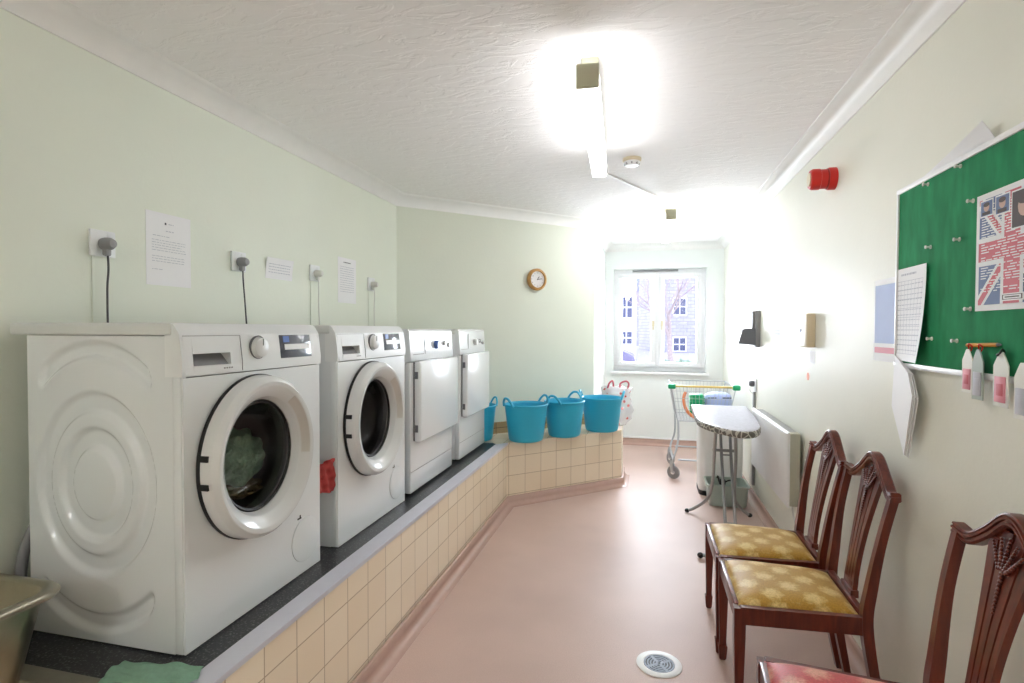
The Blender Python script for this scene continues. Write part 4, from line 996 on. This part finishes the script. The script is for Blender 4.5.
b = nb(); tube(b, [(.325, 3.235, .018), (.715, 3.235, .018)], .0105, 10); obj('foot_bar', b, 'tube', ib)
for x_ in (.318, .722): b = nb(); ball(b, (x_, 3.235, .0165), .0165, (1.1, 1, 1)); obj('rubber_foot', b, 'black', ib)
for (xa, xc_, y_, z_, r_q) in ((.42, .565, 3.60, .545, .009), (.485, .54, 3.68, .50, .005), (.465, .525, 3.36, .17, .005), (.465, .525, 3.34, .14, .005)):
    b = nb(); tube(b, [(xa, y_, z_), (xc_, y_, z_)], r_q, 10); obj('cross_brace', b, 'tube', ib)

# bin and basin
bn = thing('waste_bin', 'tall white bin with black base behind the ironing board', 'bin', (.585, 4.60, 0))
def rr(hx, hy, r, z): return rrect(hx, hy, r, z, 6)
b = nb(); loft(b, [rr(.155, .13, .05, 0), rr(.160, .135, .05, .006), rr(.160, .135, .05, .04)]); obj('black_base', b, 'black', bn)
b = nb(); loft(b, [rr(.158, .133, .05, .04), rr(.166, .14, .05, .52)]); obj('bin_body', b, 'white', bn, ang=50)
b = nb(); loft(b, [rr(.170, .144, .05, .52), rr(.170, .144, .05, .545), rr(.14, .12, .05, .575), rr(.06, .05, .02, .582)]); obj('lid', b, 'white', bn, ang=50)
bs = thing('plastic_basin', 'pale grey green rectangular basin on floor under ironing board', 'basin', (.603, 4.325, 0))
b = nb(); loft(b, [rr(.105, .095, .03, 0), rr(.128, .118, .035, .006), rr(.142, .128, .04, .150), rr(.152, .138, .04, .152), rr(.152, .138, .04, .160), rr(.138, .124, .04, .160), rr(.124, .112, .035, .012), rr(.02, .02, .01, .010)], caps=False); loft(b, [rr(.105, .095, .03, 0), rr(.02, .02, .01, 0)]); obj('tub_body', b, 'basin', bs, ang=50)
pgc = thing('mains_plug', 'black mains plug and short cord draped on the basin rim', 'plug', (.56, 4.215, .166))
b = nb(); box(b, -.022, .022, -.02, .02, 0, .040, .008); obj('plug_body', b, 'black', pgc); b = nb(); tube(b, cat([(.02, 0, .02), (.055, -.002, .035), (.075, .0, .012), (.088, .008, .004)], 6), .006, 8); obj('cord', b, 'black', pgc)
b = nb(); tube(b, cat([(-.02, 0, .02), (-.03, -.002, .06), (-.034, 0, .045)], 6), .007, 8); obj('cord_grip', b, 'black', pgc)

# ------------------------------------------------------------------ shopping trolley
tr = thing('shopping_trolley', 'small wire shopping trolley with green corners by the window wall', 'trolley', (0, 0, 0))
TX0, TX1, TY0, TY1, TZ1, TZ0 = .235, .765, 4.98, 5.62, .80, .49
def corner(u, v, w_):  # u,v in 0..1, w height 0..1 with taper
    k = .055*(1-w_); return Vector((TX0+k+(TX1-TX0-2*k)*u, TY0+k+(TY1-TY0-2*k)*v, TZ0+(TZ1-TZ0)*w_))
b = nb()
for w_ in (0, 1): tube(b, [corner(0, 0, w_), corner(1, 0, w_), corner(1, 1, w_), corner(0, 1, w_)], .0055 if w_ else .004, 8, True)
for w_ in (.33, .66): tube(b, [corner(0, 0, w_), corner(1, 0, w_), corner(1, 1, w_), corner(0, 1, w_)], .0018, 6, True)
for k in range(1, 16): tube(b, [corner(k/16, 0, 1), corner(k/16, 0, 0), corner(k/16, 1, 0), corner(k/16, 1, 1)], .0016, 5)
for k in range(1, 16): tube(b, [corner(0, k/16, 1), corner(0, k/16, 0), corner(1, k/16, 0), corner(1, k/16, 1)], .0016, 5)
for a, c in ((0, 0), (1, 0), (0, 1), (1, 1)): tube(b, [corner(a, c, 0), corner(a, c, 1)], .004, 8)
obj('wire_basket', b, 'wire', tr)
b = nb(); tube(b, [(TX0-.005, TY0-.02, .806), (TX1+.005, TY0-.02, .806)], .009, 12); obj('handle_bar', b, 'yellowp', tr)
for x_ in (TX0, TX1): b = nb(); box(b, x_-.032, x_+.032, TY0-.05, TY0+.03, .782, .826, .012, 3); obj('green_corner', b, 'green_plastic', tr)
b = nb()
for x_ in (TX0+.06, TX1-.06):
    xo = x_+(-.042 if x_ < .5 else .042)
    tube(b, cat([(x_, TY0+.06, .49), (x_, TY0+.03, .32), (xo, TY0-.035, .165), (xo, TY0+.10, .15), (xo, TY1-.10, .16), (x_, TY1-.06, .30), (x_, TY1-.06, .49)], 5), .009, 10)
tube(b, [(TX0+.06, TY0, .155), (TX1-.06, TY0, .155)], .008, 10); tube(b, [(TX0+.06, TY1-.1, .165), (TX1-.06, TY1-.1, .165)], .008, 10)
obj('chassis', b, 'wire', tr)
for x_ in (TX0+.05, TX1-.05):
    for y_ in (TY0-.06, TY1-.16):
        b = nb(); lathe(b, [(.030, -.012), (.052, -.013), (.057, -.008), (.057, .008), (.052, .013), (.030, .012)], (0, 0, 0), 'x', 28); wl = obj('wheel', b, 'greyp', tr); wl.location = (x_+(-.032 if x_ < .5 else .032), y_, .0575); wl.rotation_euler = (0, 0, 1.0 if y_ < 5.1 else .5)
        b = nb(); lathe(b, [(.018, -.016), (.018, .016)], (0, 0, 0), 'x', 18); obj('hub', b, 'white', wl)
        b = nb(); ribbon(b, [(-.018, 0, 0), (-.016, .012, .065), (0, .02, .10)], (.003, 0, 0), (0, .014, 0)); ribbon(b, [(.018, 0, 0), (.016, .012, .065), (0, .02, .10)], (.003, 0, 0), (0, .014, 0)); obj('fork', b, 'wire', wl)
# contents
b = nb(); box(b, .40, .52, 5.10, 5.22, .515, .72, .012, 3); 
for k in range(5): box(b, .396, .524, 5.096, 5.224, .54+.036*k, .548+.036*k, .002)
tag(obj('ribbed_box', b, 'green_plastic'), 'small green ribbed container standing inside the trolley', 'container')
b = nb(); tube(b, cat([(.36, 5.11, .74), (.345, 5.10, .68), (.36, 5.10, .60), (.40, 5.085, .545), (.45, 5.08, .515)], 6), .014, 10); tag(obj('orange_strap', b, 'orangep'), 'curved orange strap round the green container in trolley', 'strap')
t = nb(); secs = []
for k, (z, s) in enumerate([(0, .7), (.02, .95), (.08, 1.0), (.16, .98), (.215, .9), (.235, .55)]):
    secs.append([(.105*s*(1+.05*math.sin(5*a+k))*math.cos(a)*1.15, .12*s*(1+.05*math.sin(4*a+k*2))*math.sin(a), z) for a in [2*PI*j/26 for j in range(26)]])
loft(t, secs); lb = thing('lilac_bag', 'pale lilac bag with dark zip lying in the trolley', 'bag', (.650, 5.215, .498)); obj('bag_body', t, 'lilacbag', lb, ang=180)
t = nb(); tube(t, [(-.10, -.105, .195), (.10, -.105, .200)], .005, 8); obj('dark_zip', t, 'inkd', lb)

# ------------------------------------------------------------------ outside the window
GZ = -.25
struct('ground', prism(nb(), [(-30, 6.6), (40, 6.6), (40, 70), (-30, 70)], GZ-.2, GZ), 'tarmac', smooth=False)
def at(px, d):      # lateral position for a bearing measured from the window view
    k = (px-512)/544.08; v = F*1+RR*k; v.z = 0; return v*(d/v.dot(Vector((F.x, F.y, 0)).normalized()))
def facade(name, label, px0, px1, d0, d1, h, m, roofm, wins):
    """building whose front runs from bearing px0 at depth d0 to px1 at depth d1; wins: (s0,s1,z0,z1)"""
    A, B = at(px0, d0), at(px1, d1); u = (B-A).normalized(); n = Vector((-u.y, u.x, 0)); L = (B-A).length
    if n.y < 0: n = -n
    t = thing(name, label, 'building', (A.x, A.y, GZ)); D_ = 7
    mx = Matrix(((u.x, n.x, 0, 0), (u.y, n.y, 0, 0), (0, 0, 1, 0), (0, 0, 0, 1)))
    b = nb(); box(b, 0, L, 0, D_, 0, h); b.transform(mx); obj('walls', b, m, t, smooth=False)
    b = nb(); loft(b, [[(x, -.3, h), (x, D_+.3, h), (x, D_/2, h+2.6)] for x in (-.2, L+.2)]); b.transform(mx); obj('roof', b, roofm, t, smooth=False)
    for (s0, s1, z0, z1) in wins:
        b = nb(); box(b, s0-.09, s1+.09, -.06, .02, z0-.09, z0); box(b, s0-.09, s1+.09, -.06, .02, z1, z1+.09); box(b, s0-.09, s0, -.06, .02, z0, z1); box(b, s1, s1+.09, -.06, .02, z0, z1)
        box(b, (s0+s1)/2-.035, (s0+s1)/2+.035, -.05, .02, z0, z1); box(b, s0, s1, -.05, .02, (z0+z1)/2-.04, (z0+z1)/2+.04); b.transform(mx); w_ = obj('window', b, 'render', t, smooth=False)
        b = nb(); box(b, s0, s1, -.02, .01, z0, z1); b.transform(mx); obj('pane', b, 'pane', w_, smooth=False)
    return t
G = lambda z: z-GZ
facade('rendered_house', 'white rendered building seen through left window pane', 560, 636, 30, 30, 6.6, 'render', 'slate', [(3.35, 3.95, G(2.0), G(3.1)), (3.35, 3.95, G(.55), G(1.2)), (1.6, 2.2, G(1.9), G(3.1))])
facade('stone_gable', 'grey blue stone gable between the panes outside', 632, 659, 54, 54, 5.4, 'stone', 'slate', [])
facade('stone_house', 'long pale stone building behind bare tree, right window pane', 662, 730, 38, 38, 6.4, 'stone', 'slate', [(.80, 1.62, G(-.12), G(.75)), (2.6, 3.3, G(-.12), G(.75)), (.80, 1.62, G(2.4), G(3.5))])
# bare tree
rnd = random.Random(21); b = nb(); base = at(671, 24); 
def branch(p, d, L, r, lev):
    pts = [p]; q = p.copy(); dd = d.copy()
    for k in range(4):
        dd = (dd+Vector((rnd.uniform(-.14, .14), rnd.uniform(-.14, .14), rnd.uniform(-.03, .1)))).normalized(); q = q+dd*L/4; pts.append(q.copy())
    tube(b, pts, [r*(1-.13*k) for k in range(5)], 7 if lev < 2 else 5)
    if lev < 4:
        for k in range(4 if lev < 2 else 3):
            a = rnd.uniform(0, 2*PI); s = rnd.uniform(.5, .95); nd = (dd+Vector((math.cos(a)*s, math.sin(a)*s, rnd.uniform(-.1, .3)))).normalized(); branch(pts[rnd.choice((2, 3, 4))], nd, L*rnd.uniform(.55, .8), r*.5, lev+1)
branch(Vector((base.x, base.y, GZ)), Vector((.02, 0, 1)), 2.3, .14, 0)
tag(obj('bare_tree', b, 'trunk', ang=60), 'leafless tree standing outside right window pane', 'tree')
# low hedge
for i, (px, d, s) in enumerate(((664, 20, .62), (684, 20, .62), (706, 20, .62))):
    p = at(px, d); rnd2 = random.Random(i); t = nb(); bmesh.ops.create_icosphere(t, subdivisions=5, radius=1)
    for v in t.verts:
        k = 1+.10*math.sin(v.co.x*9+i)*math.sin(v.co.y*8)+.10*math.sin(v.co.z*11+v.co.x*7)+rnd2.uniform(-.06, .06); v.co = Vector((v.co.x*.55*s*k, v.co.y*.5*s*k, max(0, v.co.z+.45)*.50*s*k))
    o = obj('low_shrub', t, 'hedge', ang=180); o.location = (p.x, p.y, GZ); tag(o, ('left', 'middle', 'right')[i]+' one of three low pale shrubs at foot of right pane', 'shrub', 'low shrubs outside')
# parked car, bonnet to the right
cp_ = at(622, 17); cr = thing('parked_car', 'dark violet parked car with sloping bonnet in left pane', 'car', (cp_.x-.62, cp_.y, GZ+.0), .0)
prf = [(-3.2, .25), (-3.25, .75), (-3.1, .95), (-2.6, 1.02), (-2.1, 1.42), (-1.5, 1.50), (-.9, 1.48), (-.45, 1.36), (.15, 1.02), (.70, .93), (1.0, .78), (1.08, .55), (1.08, .25)]
t = nb(); loft(t, [[(x, -.80, z) for x, z in prf], [(x, -.72 if z > 1.05 else -.84, z) for x, z in prf][:0] or [(x, .80, z) for x, z in prf]]); bmesh.ops.bevel(t, geom=list(t.edges), offset=.05, segments=2, profile=.5, affect='EDGES'); obj('car_body', t, 'cara', cr)
t = nb(); loft(t, [[(x, y, z) for x, z in ((-2.45, 1.02), (-2.02, 1.36), (-.95, 1.42), (-.50, 1.30), (-.05, 1.04))] for y in (-.815, -.79)]); obj('side_window', t, 'carg', cr, smooth=False)
t = nb(); ribbon(t, [(-.40, 0, 1.365), (.12, 0, 1.065)], (0, .66, 0), (.012, 0, .02)); obj('windscreen', t, 'carg', cr, smooth=False)
for x_ in (-2.45, .35):
    for y_ in (-.76, .76): t = nb(); lathe(t, [(.16, -.09), (.30, -.10), (.32, -.06), (.32, .06), (.30, .10), (.16, .09)], (x_, y_, .32), 'y', 28); obj('wheel', t, 'rubber', cr)
